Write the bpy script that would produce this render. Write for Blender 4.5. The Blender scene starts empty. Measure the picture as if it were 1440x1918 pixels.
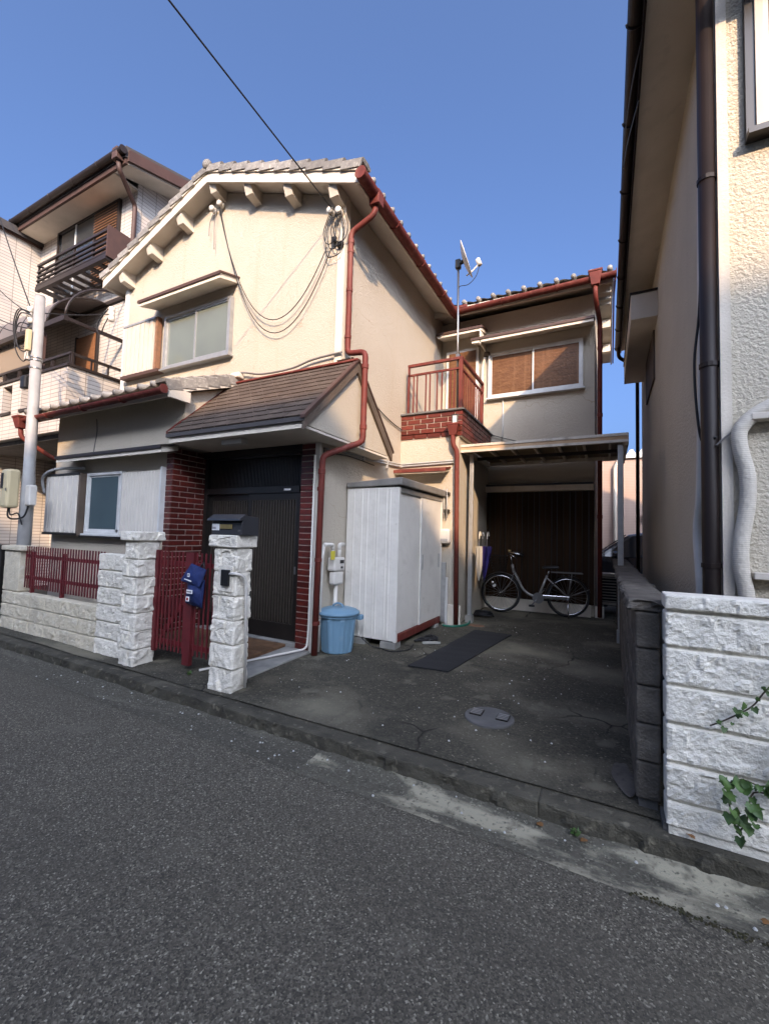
import bpy, bmesh, math, random
from mathutils import Vector, Matrix, noise
random.seed(7)
R = math.radians
sc = bpy.context.scene
C = sc.collection

# ------------------------------------------------------------------ camera
cam_d = bpy.data.cameras.new('camera'); cam = bpy.data.objects.new('camera', cam_d); C.objects.link(cam)
cam_d.sensor_fit = 'HORIZONTAL'; cam_d.sensor_width = 36; cam_d.lens = 796.03/1440*36
cam_d.clip_start = .05; cam_d.clip_end = 2000
yaw, pit, rol = .48367, .05413, .02826
fw = Vector((-math.sin(yaw)*math.cos(pit), math.cos(yaw)*math.cos(pit), math.sin(pit)))
r0 = Vector((math.cos(yaw), math.sin(yaw), 0)); u0 = r0.cross(fw)
rr = math.cos(rol)*r0 + math.sin(rol)*u0; uu = -math.sin(rol)*r0 + math.cos(rol)*u0
m = Matrix((rr, uu, -fw)).transposed().to_4x4(); m.translation = (0, 0, 1.5)
cam.matrix_world = m
sc.camera = cam
# ------------------------------------------------------------------ sky and sun
SD = Vector((.64, -1, .62)).normalized()          # towards the sun
el = math.asin(SD.z); az = math.atan2(SD.x, SD.y)
w = bpy.data.worlds.new('World'); sc.world = w; w.use_nodes = True
nt = w.node_tree; bg = nt.nodes['Background']; sky = nt.nodes.new('ShaderNodeTexSky')
sky.sky_type = 'NISHITA'; sky.sun_disc = False; sky.sun_elevation = el; sky.sun_rotation = az
sky.air_density = .62; sky.dust_density = 10.0; sky.ozone_density = 7.6; sky.altitude = 0
nt.links.new(sky.outputs[0], bg.inputs[0]); bg.inputs[1].default_value = .15
sd = bpy.data.lights.new('sun', 'SUN'); so = bpy.data.objects.new('sun', sd); C.objects.link(so)
sd.energy = 2.2; sd.angle = R(.8); sd.color = (1, .69, .42)
so.rotation_euler = SD.to_track_quat('Z', 'Y').to_euler(); so.location = (8, -12, 14)
sc.view_settings.view_transform = 'Standard'; sc.view_settings.look = 'None'
sc.view_settings.exposure = 1.63; sc.view_settings.gamma = 1; sc.view_settings.use_curve_mapping = False
sc.cycles.use_denoising = True; sc.cycles.max_bounces = 8; sc.cycles.caustics_reflective = False; sc.cycles.caustics_refractive = False

# ------------------------------------------------------------------ materials
M = {}
def mat(name, c1, c2=None, rough=.7, spec=.4, metal=0, nscale=6, ndetail=4, contrast=(.3, .7), stretch=(1, 1, 1),
        bump=None, rnd=0, dirt=None, streak=None, coat=0, trans=0, vor=None, crack=None, brick=None, wave=None):
    if name in M: return M[name]
    ma = bpy.data.materials.new(name); ma.use_nodes = True; M[name] = ma
    t = ma.node_tree; N = t.nodes; L = t.links; b = N['Principled BSDF']
    b.inputs['Roughness'].default_value = rough; b.inputs['Specular IOR Level'].default_value = spec
    b.inputs['Metallic'].default_value = metal; b.inputs['Coat Weight'].default_value = coat
    b.inputs['Transmission Weight'].default_value = trans
    g = N.new('ShaderNodeNewGeometry')
    def mp(s, st=(1, 1, 1), src=None):
        v = N.new('ShaderNodeVectorMath'); v.operation = 'MULTIPLY'; v.inputs[1].default_value = tuple(s*q for q in st)
        L.new(src or g.outputs['Position'], v.inputs[0]); return v.outputs[0]
    def nz(s, st=(1, 1, 1), det=4, lo=.3, hi=.7, src=None):
        n = N.new('ShaderNodeTexNoise'); n.inputs['Scale'].default_value = 1; n.inputs['Detail'].default_value = det
        L.new(mp(s, st, src), n.inputs['Vector'])
        r = N.new('ShaderNodeMapRange'); r.inputs[1].default_value = lo; r.inputs[2].default_value = hi; L.new(n.outputs[0], r.inputs[0])
        return r.outputs[0]
    def mix(f, a, c, mode='MIX'):
        x = N.new('ShaderNodeMix'); x.data_type = 'RGBA'; x.blend_type = mode
        if isinstance(f, (int, float)): x.inputs[0].default_value = f
        else: L.new(f, x.inputs[0])
        for s, q in ((x.inputs[6], a), (x.inputs[7], c)):
            if isinstance(q, (tuple, list)): s.default_value = (*q[:3], 1)
            else: L.new(q, s)
        return x.outputs[2]
    col = c1
    if c2: col = mix(nz(nscale, stretch, ndetail, *contrast), c1, c2)
    hs = []
    if brick:   # (width, height, mortar, mortar colour, offset)
        uv = N.new('ShaderNodeUVMap'); bt = N.new('ShaderNodeTexBrick')
        bt.inputs['Scale'].default_value = 1; bt.inputs['Brick Width'].default_value = brick[0]; bt.inputs['Row Height'].default_value = brick[1]
        bt.inputs['Mortar Size'].default_value = brick[2]; bt.inputs['Mortar Smooth'].default_value = .1; bt.offset = brick[4]
        L.new(uv.outputs[0], bt.inputs['Vector'])
        bt.inputs['Color1'].default_value = (1, 1, 1, 1); bt.inputs['Color2'].default_value = (.88, .88, .9, 1)
        col = mix(1.0, col, bt.outputs['Color'], 'MULTIPLY')
        col = mix(bt.outputs['Fac'], col, brick[3])
        iv = N.new('ShaderNodeMath'); iv.operation = 'SUBTRACT'; iv.inputs[0].default_value = 1; L.new(bt.outputs['Fac'], iv.inputs[1])
        hs.append((iv.outputs[0], .004, .5))
    if vor:     # (scale, list of (pos,colour), amount, bump)
        v = N.new('ShaderNodeTexVoronoi'); L.new(mp(vor[0]), v.inputs['Vector']); v.inputs['Scale'].default_value = 1
        s = N.new('ShaderNodeSeparateColor'); L.new(v.outputs['Color'], s.inputs[0])
        cr = N.new('ShaderNodeValToRGB'); cr.color_ramp.interpolation = 'LINEAR'
        e = cr.color_ramp.elements
        while len(e) < len(vor[1]): e.new(.5)
        for q, (p, cc) in zip(e, vor[1]): q.position = p; q.color = (*cc, 1)
        L.new(s.outputs[0], cr.inputs[0])
        col = mix(vor[2], col, cr.outputs[0])
        hs.append((v.outputs['Distance'], vor[3], .35))
    if dirt:    # (scale, colour, lo, hi)
        for d in (dirt if isinstance(dirt, list) else [dirt]):
            col = mix(nz(d[0], d[4] if len(d) > 4 else (1, 1, 1), 6, d[2], d[3]), col, d[1])
    if streak: col = mix(nz(streak[0], (1, 1, .06), 4, streak[2], streak[3]), col, streak[1])
    if crack:   # (scale, width, colour)
        v = N.new('ShaderNodeTexVoronoi'); v.feature = 'DISTANCE_TO_EDGE'; v.inputs['Scale'].default_value = 1
        ad = N.new('ShaderNodeVectorMath'); ad.operation = 'ADD'
        nn = N.new('ShaderNodeTexNoise'); nn.inputs['Scale'].default_value = 4; L.new(g.outputs['Position'], nn.inputs['Vector'])
        L.new(mp(crack[0]), ad.inputs[0]); L.new(mp(.16, (1, 1, 1), nn.outputs['Color']), ad.inputs[1]); L.new(ad.outputs[0], v.inputs['Vector'])
        r = N.new('ShaderNodeMapRange'); r.inputs[1].default_value = crack[1]; r.inputs[2].default_value = 0; L.new(v.outputs['Distance'], r.inputs[0])
        mu = N.new('ShaderNodeMath'); mu.operation = 'MULTIPLY'; L.new(r.outputs[0], mu.inputs[0]); L.new(nz(1.3, (1, 1, 1), 3, .5, .62), mu.inputs[1])
        col = mix(mu.outputs[0], col, crack[2])
    if wave:    # (scale, direction, colour, sharp lo, hi)
        wv = N.new('ShaderNodeTexWave'); wv.wave_type = 'BANDS'; wv.bands_direction = wave[1]; wv.inputs['Scale'].default_value = 1
        wv.inputs['Distortion'].default_value = .3
        L.new(mp(wave[0]), wv.inputs['Vector'])
        r = N.new('ShaderNodeMapRange'); r.inputs[1].default_value = wave[3]; r.inputs[2].default_value = wave[4]; L.new(wv.outputs['Fac'], r.inputs[0])
        col = mix(r.outputs[0], col, wave[2])
    if rnd:
        oi = N.new('ShaderNodeObjectInfo'); h = N.new('ShaderNodeHueSaturation')
        r = N.new('ShaderNodeMapRange'); r.inputs[3].default_value = 1-rnd; r.inputs[4].default_value = 1+rnd; L.new(oi.outputs['Random'], r.inputs[0]); L.new(r.outputs[0], h.inputs['Value'])
        if isinstance(col, tuple): h.inputs['Color'].default_value = (*col, 1)
        else: L.new(col, h.inputs['Color'])
        col = h.outputs[0]
    if isinstance(col, tuple): b.inputs['Base Color'].default_value = (*col, 1)
    else: L.new(col, b.inputs['Base Color'])
    if bump:    # list of (scale, distance, detail)
        for s, d, det in bump:
            hs.append((nz(s, (1, 1, 1), det, .25, .75), d, .8))
    prev = None
    for h, d, st in hs:
        bn = N.new('ShaderNodeBump'); bn.inputs['Strength'].default_value = st; bn.inputs['Distance'].default_value = d
        L.new(h, bn.inputs['Height'])
        if prev: L.new(prev, bn.inputs['Normal'])
        prev = bn.outputs[0]
    if prev: L.new(prev, b.inputs['Normal'])
    return ma

mat('stucco', (.465, .415, .335), (.44, .39, .315), rough=.9, spec=.2, nscale=1.2, bump=[(90, .005, 3), (28, .003, 2)],
    streak=(5, (.40, .325, .235), .62, 1.0), dirt=(.7, (.42, .355, .28), .55, .9), crack=(.45, .0025, (.33, .27, .20)))
mat('stucco_trim', (.64, .58, .49), (.55, .50, .415), rough=.85, spec=.2, nscale=3, bump=[(60, .002, 3)], streak=(6, (.42, .38, .32), .6, .95))
mat('stucco_lumpy', (.53, .48, .385), (.48, .435, .345), rough=.9, spec=.2, nscale=1.5, bump=[(46, .011, 2), (130, .003, 2)], streak=(4, (.38, .35, .29), .6, 1))
mat('soffit', (.66, .61, .53), (.54, .50, .43), rough=.9, spec=.2, nscale=2.5, ndetail=6)
mat('red_gutter', (.150, .032, .023), (.100, .022, .017), rough=.62, nscale=7, spec=.25, streak=(12, (.22, .085, .062), .54, .85), dirt=(14, (.075, .022, .017), .58, .8))
mat('red_paint', (.135, .016, .020), (.09, .012, .014), rough=.5, nscale=9, rnd=.15)
mat('brick', (.105, .016, .011), (.055, .010, .008), rough=.28, spec=.5, nscale=25, rnd=.35, bump=[(45, .003, 3)])
mat('brick_sunny', (.125, .024, .015), (.085, .016, .010), rough=.35, spec=.5, nscale=25, rnd=.3, bump=[(45, .003, 3)])  # lighter copy of brick for the balcony, sunlight put into its colour
mat('mortar', (.60, .56, .48), (.50, .46, .39), rough=.95, spec=.1, nscale=20)
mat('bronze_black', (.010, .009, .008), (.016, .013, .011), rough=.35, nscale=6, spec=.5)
mat('door_slat', (.048, .040, .033), (.034, .028, .023), rough=.3, nscale=20, spec=.5)
mat('door_dark_glass', (.006, .006, .006), rough=.25, spec=.5)
mat('kawara', (.25, .235, .21), (.17, .16, .148), rough=.75, nscale=14, rnd=.32, dirt=(30, (.42, .40, .34), .55, .8), bump=[(80, .002, 3)])
mat('shingle', (.088, .062, .046), (.062, .045, .035), rough=.9, nscale=60, rnd=.16, bump=[(220, .003, 2)], dirt=(3, (.11, .085, .066), .5, .9))
mat('old_wood', (.13, .095, .070), (.075, .058, .045), rough=.85, nscale=16, stretch=(1, .2, .2), bump=[(40, .003, 3)])
mat('white_stone', (0.8, 0.7512, 0.6412), (0.64, 0.597, 0.5035), rough=.85, nscale=14, spec=.3, rnd=.05, bump=[(90, .005, 6), (24, .004, 4)], dirt=[(6, (0.36, 0.3184, 0.247), .62, .82), (1.6, (0.58, 0.5423, 0.456), .5, .9), (40, (0.5, 0.4577, 0.3705), .60, .75)])
mat('white_stone_dirty', (.74, .73, .70), (.56, .54, .49), rough=.85, nscale=7, spec=.3, bump=[(70, .004, 5), (20, .006, 3)], dirt=(5, (.27, .22, .16), .5, .72))
mat('beige_stone', (.64, .57, .43), (.52, .46, .345), rough=.9, nscale=12, spec=.2, bump=[(90, .005, 5), (30, .005, 3)], dirt=[(3.5, (.36, .32, .25), .55, .85), (14, (.75, .71, .60), .55, .8)])
mat('white_wall_block', (0.8, 0.7612, 0.6555), (0.68, 0.6468, 0.5557), rough=.85, nscale=8, spec=.3, bump=[(60, .006, 6), (160, .002, 3)], streak=(7, (0.42, 0.3881, 0.3135), .6, .95), dirt=[(9, (0.34, 0.3085, 0.247), .66, .82), (45, (0.5, 0.4676, 0.3895), .62, .78)])
mat('grey_block', (.15, .134, .113), (.085, .076, .065), rough=.95, nscale=10, spec=.2, rnd=.2, bump=[(70, .006, 5)], streak=(9, (.055, .05, .044), .5, .85))
mat('asphalt', (0.104, 0.093, 0.0704), (0.0871, 0.078, 0.0598), rough=.85, spec=.25, nscale=.9, ndetail=5,
    vor=(150, [(0, (0.0178, 0.016, 0.0132)), (.3, (0.0693, 0.062, 0.0475)), (.7, (0.1267, 0.114, 0.0862)), (.93, (0.2178, 0.197, 0.1478)), (1, (0.495, 0.46, 0.352))], .62, .006),
    dirt=[(.7, (0.0653, 0.059, 0.0458), .46, .8, (.35, 1.5, 1)), (2.4, (0.1386, 0.125, 0.095), .60, .9), (30, (0.0544, 0.049, 0.0378), .60, .75), (.35, (0.1337, 0.121, 0.0924), .55, .75, (.3, 2.5, 1)), (1.3, (0.0445, 0.04, 0.0317), .66, .80)], bump=[(260, .002, 2), (14, .004, 3)], crack=(.28, .004, (0.0297, 0.027, 0.0211)))
mat('drive', (0.0832, 0.075, 0.0546), (0.0515, 0.046, 0.0343), rough=.9, spec=.25, nscale=1.6, ndetail=7,
    vor=(85, [(0, (0.0158, 0.015, 0.0114)), (.5, (0.0495, 0.045, 0.0334)), (.85, (0.0792, 0.072, 0.0528)), (.97, (0.1188, 0.11, 0.081)), (1, (0.3366, 0.31, 0.2288))], .5, .005),
    dirt=[(.8, (0.2079, 0.187, 0.1338), .50, .74, (1, 1.6, 1)), (3.5, (0.198, 0.18, 0.1294), .62, .78), (.9, (0.0277, 0.026, 0.0194), .56, .8), (7, (0.094, 0.086, 0.0634), .58, .8)], crack=(.8, .012, (0.0099, 0.009, 0.007)), bump=[(150, .003, 3), (9, .006, 3)])
mat('gutter_plain', (0.097, 0.088, 0.0669), (0.0693, 0.063, 0.0484), rough=.9, spec=.3, nscale=2.2, ndetail=6, stretch=(.8, 3, 1),
    vor=(110, [(0, (0.0297, 0.027, 0.0211)), (.5, (0.0792, 0.072, 0.0546)), (.9, (0.1287, 0.118, 0.088)), (1, (0.3762, 0.35, 0.264))], .5, .005),
    dirt=[(1.5, (0.1485, 0.136, 0.1012), .58, .75, (.9, 4.5, 1)), (9, (0.0544, 0.05, 0.0387), .60, .75)], bump=[(150, .003, 3)])
mat('gutter_concrete', (0.1287, 0.118, 0.088), (0.0742, 0.068, 0.051), rough=.9, spec=.3, nscale=2.2, ndetail=6, contrast=(.35, .65), stretch=(.8, 3, 1),
    vor=(110, [(0, (0.0396, 0.036, 0.0264)), (.5, (0.099, 0.09, 0.0678)), (.9, (0.1584, 0.147, 0.11)), (1, (0.4158, 0.39, 0.2904))], .45, .005),
    dirt=[(1.9, (0.3564, 0.325, 0.2332), .49, .60, (.9, 3.0, 1)), (14, (0.099, 0.09, 0.0678), .52, .7), (45, (0.0693, 0.064, 0.0475), .58, .72)], bump=[(150, .003, 3)])
mat('kerb', (0.0842, 0.077, 0.0572), (0.0475, 0.043, 0.0326), rough=.95, spec=.25, nscale=6, ndetail=7, bump=[(90, .006, 4), (20, .008, 3)], rnd=.12, dirt=[(18, (0.2079, 0.19, 0.1364), .58, .75), (4, (0.1188, 0.108, 0.0792), .5, .8)])
mat('concrete', (.30, .29, .26), (.20, .195, .18), rough=.9, nscale=7, bump=[(80, .003, 4)], dirt=(3, (.12, .115, .105), .5, .85))
mat('patch_concrete', (.125, .112, .095), (.085, .077, .065), rough=.9, nscale=12, ndetail=6, bump=[(80, .004, 4)], dirt=(25, (.06, .054, .046), .55, .75))
mat('dark_concrete', (.13, .125, .118), (.085, .083, .08), rough=.9, nscale=7, bump=[(80, .003, 4)])
mat('soil', (.055, .048, .038), (.03, .026, .02), rough=1, nscale=3, bump=[(40, .02, 4)])
mat('porch_tile', (.17, .095, .05), (.11, .06, .032), rough=.6, nscale=12, rnd=.25, bump=[(50, .002, 3)])
mat('shed_white', (.68, .65, .585), (.61, .58, .525), rough=.5, nscale=2.5, spec=.35, dirt=[(4, (.48, .455, .40), .58, .9), (16, (.55, .52, .46), .66, .74, (1, .5, 1))], bump=[(5, .010, 2)])
mat('shed_grey', (.22, .205, .185), (.17, .16, .145), rough=.5, nscale=8)
mat('alu', (.42, .42, .41), (.34, .34, .33), rough=.4, metal=.5, nscale=12)
mat('alu_pale', (.60, .60, .58), (.50, .50, .48), rough=.45, nscale=8)
mat('steel', (.30, .30, .30), rough=.35, metal=.9)
mat('chrome', (.55, .55, .55), rough=.22, metal=1)
mat('frosted', (.165, .185, .150), (.13, .145, .12), rough=.14, spec=.6, nscale=1.3, coat=.4)
mat('dark_frosted', (.055, .085, .095), (.045, .068, .078), rough=.5, spec=.3, nscale=1.5)
mat('brown_glass', (.155, .076, .036), (.095, .045, .021), rough=.35, spec=.2, nscale=22, ndetail=5, stretch=(.35, .35, 1.6), bump=[(30, .003, 2)], streak=(8, (.20, .11, .058), .55, .8))
mat('blind_glass', (.17, .14, .11), (.13, .11, .09), rough=.35, spec=.4, nscale=5, wave=(38, 'Z', (.10, .085, .07), .5, .8))
mat('glass', (.03, .035, .04), rough=.05, spec=.6, coat=.5)
mat('curtain', (.62, .60, .55), (.48, .46, .42), rough=.9, nscale=20, stretch=(1, 1, .05))
mat('shutter_panel', (.52, .47, .40), (.47, .42, .36), rough=.55, nscale=4, streak=(10, (.40, .34, .27), .6, .9))
mat('shutter_panel_cool', (.62, .58, .51), (.55, .515, .455), rough=.55, nscale=4, streak=(10, (.46, .44, .40), .6, .9))
mat('rust', (.26, .13, .07), (.17, .09, .055), rough=.9, nscale=20)
mat('navy_cloth', (.012, .028, .12), (.008, .018, .085), rough=.7, nscale=14, bump=[(10, .012, 3), (400, .001, 1)])
mat('white_print', (.75, .75, .75), rough=.8)
mat('ink', (.05, .05, .06), rough=.8)
mat('blue_plastic', (.15, .265, .36), (.13, .235, .325), rough=.42, nscale=3, dirt=(9, (.20, .29, .35), .6, .9))
mat('mailbox_grey', (.035, .036, .040), (.028, .029, .032), rough=.35, spec=.5, nscale=4)
mat('brass', (.45, .34, .14), (.35, .27, .12), rough=.4, metal=.7, nscale=20)
mat('black_plastic', (.012, .012, .012), rough=.45)
mat('rubber', (.014, .014, .015), (.02, .02, .02), rough=.9, nscale=60, bump=[(120, .003, 2)])
mat('white_plastic', (.62, .59, .53), (.55, .52, .47), rough=.45, nscale=5)
mat('ivory_plastic', (.60, .50, .30), (.55, .46, .28), rough=.4, nscale=5)
mat('grey_pvc', (.33, .33, .32), rough=.5)
mat('pole_grey', (.36, .355, .34), (.27, .265, .255), rough=.55, nscale=5, streak=(8, (.24, .23, .22), .55, .85))
mat('cable', (.012, .012, .013), rough=.6)
mat('cable_grey', (.16, .15, .14), rough=.6)
mat('dark_pipe', (.011, .007, .006), (.015, .009, .007), rough=.5, nscale=6, spec=.25)
mat('duct_tape', (.58, .54, .46), (.50, .46, .39), rough=.6, nscale=3, wave=(26, 'Z', (.42, .38, .32), .75, .95), bump=[(40, .004, 2)])
mat('wrap_white', (.62, .60, .55), (.52, .50, .46), rough=.6, nscale=9)
mat('tile_white', (.56, .51, .45), (.50, .455, .40), rough=.45, spec=.4, nscale=1.5, brick=(.30, .075, .006, (.20, .18, .16), 0))
mat('brown_metal', (.026, .018, .015), (.02, .014, .012), rough=.45, nscale=5)
mat('brown_trim', (.080, .042, .032), (.058, .032, .025), rough=.6, nscale=5)
mat('louver', (.26, .135, .075), (.21, .11, .06), rough=.55, nscale=6, rnd=.1)
mat('smoked', (.26, .23, .23), rough=.35, spec=.5, trans=.45)
mat('orange_board', (.24, .105, .045), (.17, .075, .034), rough=.7, nscale=14, stretch=(.3, .3, 2))
mat('tan_board', (.22, .17, .12), rough=.8)
mat('carport_frame', (.62, .56, .47), (.52, .47, .39), rough=.5, nscale=6, streak=(7, (.28, .23, .17), .55, .85))
mat('carport_tan', (.50, .34, .20), (.40, .27, .16), rough=.6, nscale=6)
mat('poly_panel', (.20, .16, .10), (.13, .10, .065), rough=.6, nscale=3)
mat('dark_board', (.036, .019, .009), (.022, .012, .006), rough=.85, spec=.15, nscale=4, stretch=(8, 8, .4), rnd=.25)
mat('purple_cloth', (.045, .030, .16), (.03, .02, .11), rough=.7, nscale=18)
mat('clear_vinyl', (.55, .54, .50), rough=.3, spec=.5, trans=.35)
mat('green_hose', (.02, .15, .10), rough=.45)
mat('car_paint', (.012, .014, .022), rough=.2, spec=.6, coat=.8)
mat('tail_red', (.35, .02, .015), rough=.25, coat=.5)
mat('pink_siding', (.40, .29, .235), (.35, .255, .205), rough=.7, nscale=2, wave=(6, 'Z', (.30, .215, .17), .8, .97))
mat('leaf', (.045, .095, .022), (.075, .13, .03), rough=.5, nscale=30, rnd=.3)
mat('stem', (.06, .045, .03), rough=.8)
mat('dry_leaf', (.22, .10, .03), (.14, .07, .025), rough=.8, nscale=60)
mat('moss', (.035, .036, .014), (.05, .04, .02), rough=1, nscale=30)
mat('plaster_far', (.60, .57, .52), (.54, .51, .46), rough=.9, nscale=2)
mat('roof_dark', (.06, .055, .055), rough=.8)
mat('yellow_tag', (.55, .47, .05), rough=.6)
mat('pebble', (.45, .44, .40), rough=.9)

# ------------------------------------------------------------------ mesh helpers
class MB:
    def __init__(s): s.v = []; s.f = []
    def add(s, vs, fs):
        k = len(s.v); s.v += [tuple(q) for q in vs]; s.f += [tuple(i+k for i in f) for f in fs]; return s
    def box(s, x0, x1, y0, y1, z0, z1):
        return s.add([(x0,y0,z0),(x1,y0,z0),(x1,y1,z0),(x0,y1,z0),(x0,y0,z1),(x1,y0,z1),(x1,y1,z1),(x0,y1,z1)],
                     [(0,3,2,1),(4,5,6,7),(0,1,5,4),(1,2,6,5),(2,3,7,6),(3,0,4,7)])
    def hexa(s, p): return s.add(p, [(0,3,2,1),(4,5,6,7),(0,1,5,4),(1,2,6,5),(2,3,7,6),(3,0,4,7)])
    def prism(s, poly, ax, a, b):
        n = len(poly)
        def q(p, t): return (t, p[0], p[1]) if ax == 'x' else (p[0], t, p[1]) if ax == 'y' else (p[0], p[1], t)
        return s.add([q(p, a) for p in poly]+[q(p, b) for p in poly], [tuple(range(n))[::-1], tuple(range(n, 2*n))]+[(i, (i+1) % n, n+(i+1) % n, n+i) for i in range(n)])
    def tube(s, pts, r, n=8, caps=True):
        pts = [Vector(p) for p in pts]; rs = r if isinstance(r, (list, tuple)) else [r]*len(pts)
        k = len(s.v); up = None; N = len(pts)
        for i, p in enumerate(pts):
            d = (pts[min(i+1, N-1)]-pts[max(i-1, 0)]).normalized()
            if up is None:
                up = Vector((0, 0, 1)) if abs(d.z) < .9 else Vector((1, 0, 0))
            a = up - d*up.dot(d)
            if a.length < 1e-4: a = d.orthogonal()
            a.normalize(); up = a; b = d.cross(a)
            for j in range(n):
                t = 2*math.pi*j/n; s.v.append(tuple(p+(a*math.cos(t)+b*math.sin(t))*rs[i]))
        for i in range(N-1):
            for j in range(n):
                s.f.append((k+i*n+j, k+i*n+(j+1) % n, k+(i+1)*n+(j+1) % n, k+(i+1)*n+j))
        if caps: s.f.append(tuple(k+j for j in range(n))[::-1]); s.f.append(tuple(k+(N-1)*n+j for j in range(n)))
        return s
    def lathe(s, prof, c=(0, 0, 0), n=20, ax='z'):
        k = len(s.v)
        for r, h in prof:
            for j in range(n):
                t = 2*math.pi*j/n; a, b = r*math.cos(t), r*math.sin(t)
                q = (a, b, h) if ax == 'z' else (a, h, b) if ax == 'y' else (h, a, b)
                s.v.append((q[0]+c[0], q[1]+c[1], q[2]+c[2]))
        for i in range(len(prof)-1):
            for j in range(n): s.f.append((k+i*n+j, k+i*n+(j+1) % n, k+(i+1)*n+(j+1) % n, k+(i+1)*n+j))
        s.f.append(tuple(k+j for j in range(n))); s.f.append(tuple(k+(len(prof)-1)*n+j for j in range(n)))
        return s
    def torus(s, c, R_, r, ax='y', n=28, k=8):
        base = len(s.v)
        for i in range(n):
            t = 2*math.pi*i/n
            for j in range(k):
                q = 2*math.pi*j/k; a = (R_+r*math.cos(q)); x, y, z = a*math.cos(t), r*math.sin(q), a*math.sin(t)
                if ax == 'z': x, y, z = x, z, y
                if ax == 'x': x, y, z = y, x, z
                s.v.append((c[0]+x, c[1]+y, c[2]+z))
        for i in range(n):
            for j in range(k): s.f.append((base+i*k+j, base+((i+1) % n)*k+j, base+((i+1) % n)*k+(j+1) % k, base+i*k+(j+1) % k))
        return s
    def mesh(s, name, ma, org=(0, 0, 0), smooth=False, fix=True):
        me = bpy.data.meshes.new(name)
        me.from_pydata([(a-org[0], b-org[1], c-org[2]) for a, b, c in s.v], [], s.f)
        if fix:
            bm = bmesh.new(); bm.from_mesh(me); bmesh.ops.recalc_face_normals(bm, faces=bm.faces); bm.to_mesh(me); bm.free()
        ul = me.uv_layers.new(name='UVMap')
        vs = me.vertices
        for p in me.polygons:
            nn = p.normal; ax = 0 if abs(nn.x) > max(abs(nn.y), abs(nn.z)) else 1 if abs(nn.y) > abs(nn.z) else 2
            for li in p.loop_indices:
                q = vs[me.loops[li].vertex_index].co; q = (q.x+org[0], q.y+org[1], q.z+org[2])
                ul.data[li].uv = (q[1], q[2]) if ax == 0 else (q[0], q[2]) if ax == 1 else (q[0], q[1])
            p.use_smooth = smooth
        if ma: me.materials.append(M[ma] if isinstance(ma, str) else ma)
        return me
    def bbc(s):
        xs, ys, zs = zip(*s.v); return ((min(xs)+max(xs))/2, (min(ys)+max(ys))/2, min(zs))
    def build(s, name, ma, parent=None, smooth=False, bev=0, label=None, cat=None, group=None, kind=None, fix=True):
        org = s.bbc(); o = bpy.data.objects.new(name, s.mesh(name, ma, org, smooth, fix)); C.objects.link(o)
        place(o, org, parent)
        if bev:
            b = o.modifiers.new('bevel', 'BEVEL'); b.width = bev; b.segments = 2; b.limit_method = 'ANGLE'; b.angle_limit = R(35)
        if smooth and not bev:
            pass
        tag(o, label, cat, group, kind)
        return o
WLOC = {}
def place(o, loc, parent):
    WLOC[o.name] = Vector(loc)
    if parent is None: o.location = loc
    else:
        o.parent = parent
        o.location = Vector(loc) - WLOC[parent.name]
def tag(o, label=None, cat=None, group=None, kind=None):
    if label: o['label'] = label
    if cat: o['category'] = cat
    if group: o['group'] = group
    if kind: o['kind'] = kind
    return o
def thing(name, label, cat, loc=(0, 0, 0), group=None, kind=None):
    o = bpy.data.objects.new(name, None); C.objects.link(o); o.location = loc; WLOC[o.name] = Vector(loc); o.empty_display_size = .2
    return tag(o, label, cat, group, kind)
def inst(name, me, loc, parent, rot=None):
    o = bpy.data.objects.new(name, me); C.objects.link(o); place(o, loc, parent)
    if rot: o.rotation_euler = rot
    return o
def B(name, ma, parent, *a, bev=0, **k): return MB().box(*a).build(name, ma, parent, bev=bev, **k)
def T(name, ma, parent, pts, r, n=8, **k): return MB().tube(pts, r, n).build(name, ma, parent, smooth=True, **k)
def curve_pts(a, b, sag, n=14):
    a, b = Vector(a), Vector(b)
    return [a.lerp(b, i/n)-Vector((0, 0, sag*4*(i/n)*(1-i/n))) for i in range(n+1)]
def smooth_pts(ps, k=6):
    ps = [Vector(p) for p in ps]; out = []
    for i in range(len(ps)-1):
        p0, p1, p2, p3 = ps[max(i-1, 0)], ps[i], ps[i+1], ps[min(i+2, len(ps)-1)]
        for j in range(k):
            t = j/k
            out.append(.5*((2*p1)+(p2-p0)*t+(2*p0-5*p1+4*p2-p3)*t*t+(-p0+3*p1-3*p2+p3)*t**3))
    out.append(ps[-1]); return out
def elbow_pts(ps, r=.05, k=4):
    ps = [Vector(p) for p in ps]; out = [ps[0]]
    for i in range(1, len(ps)-1):
        a = (ps[i-1]-ps[i]); b = (ps[i+1]-ps[i]); ra = min(r, a.length*.45); rb = min(r, b.length*.45)
        p0 = ps[i]+a.normalized()*ra; p1 = ps[i]+b.normalized()*rb
        for j in range(k+1):
            t = j/k; out.append((1-t)**2*p0+2*t*(1-t)*ps[i]+t*t*p1)
    out.append(ps[-1]); return out
def grid_line(lo, hi, step):
    n = max(2, int(round((hi-lo)/step))); return [lo+(hi-lo)*i/n for i in range(n+1)]
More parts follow.
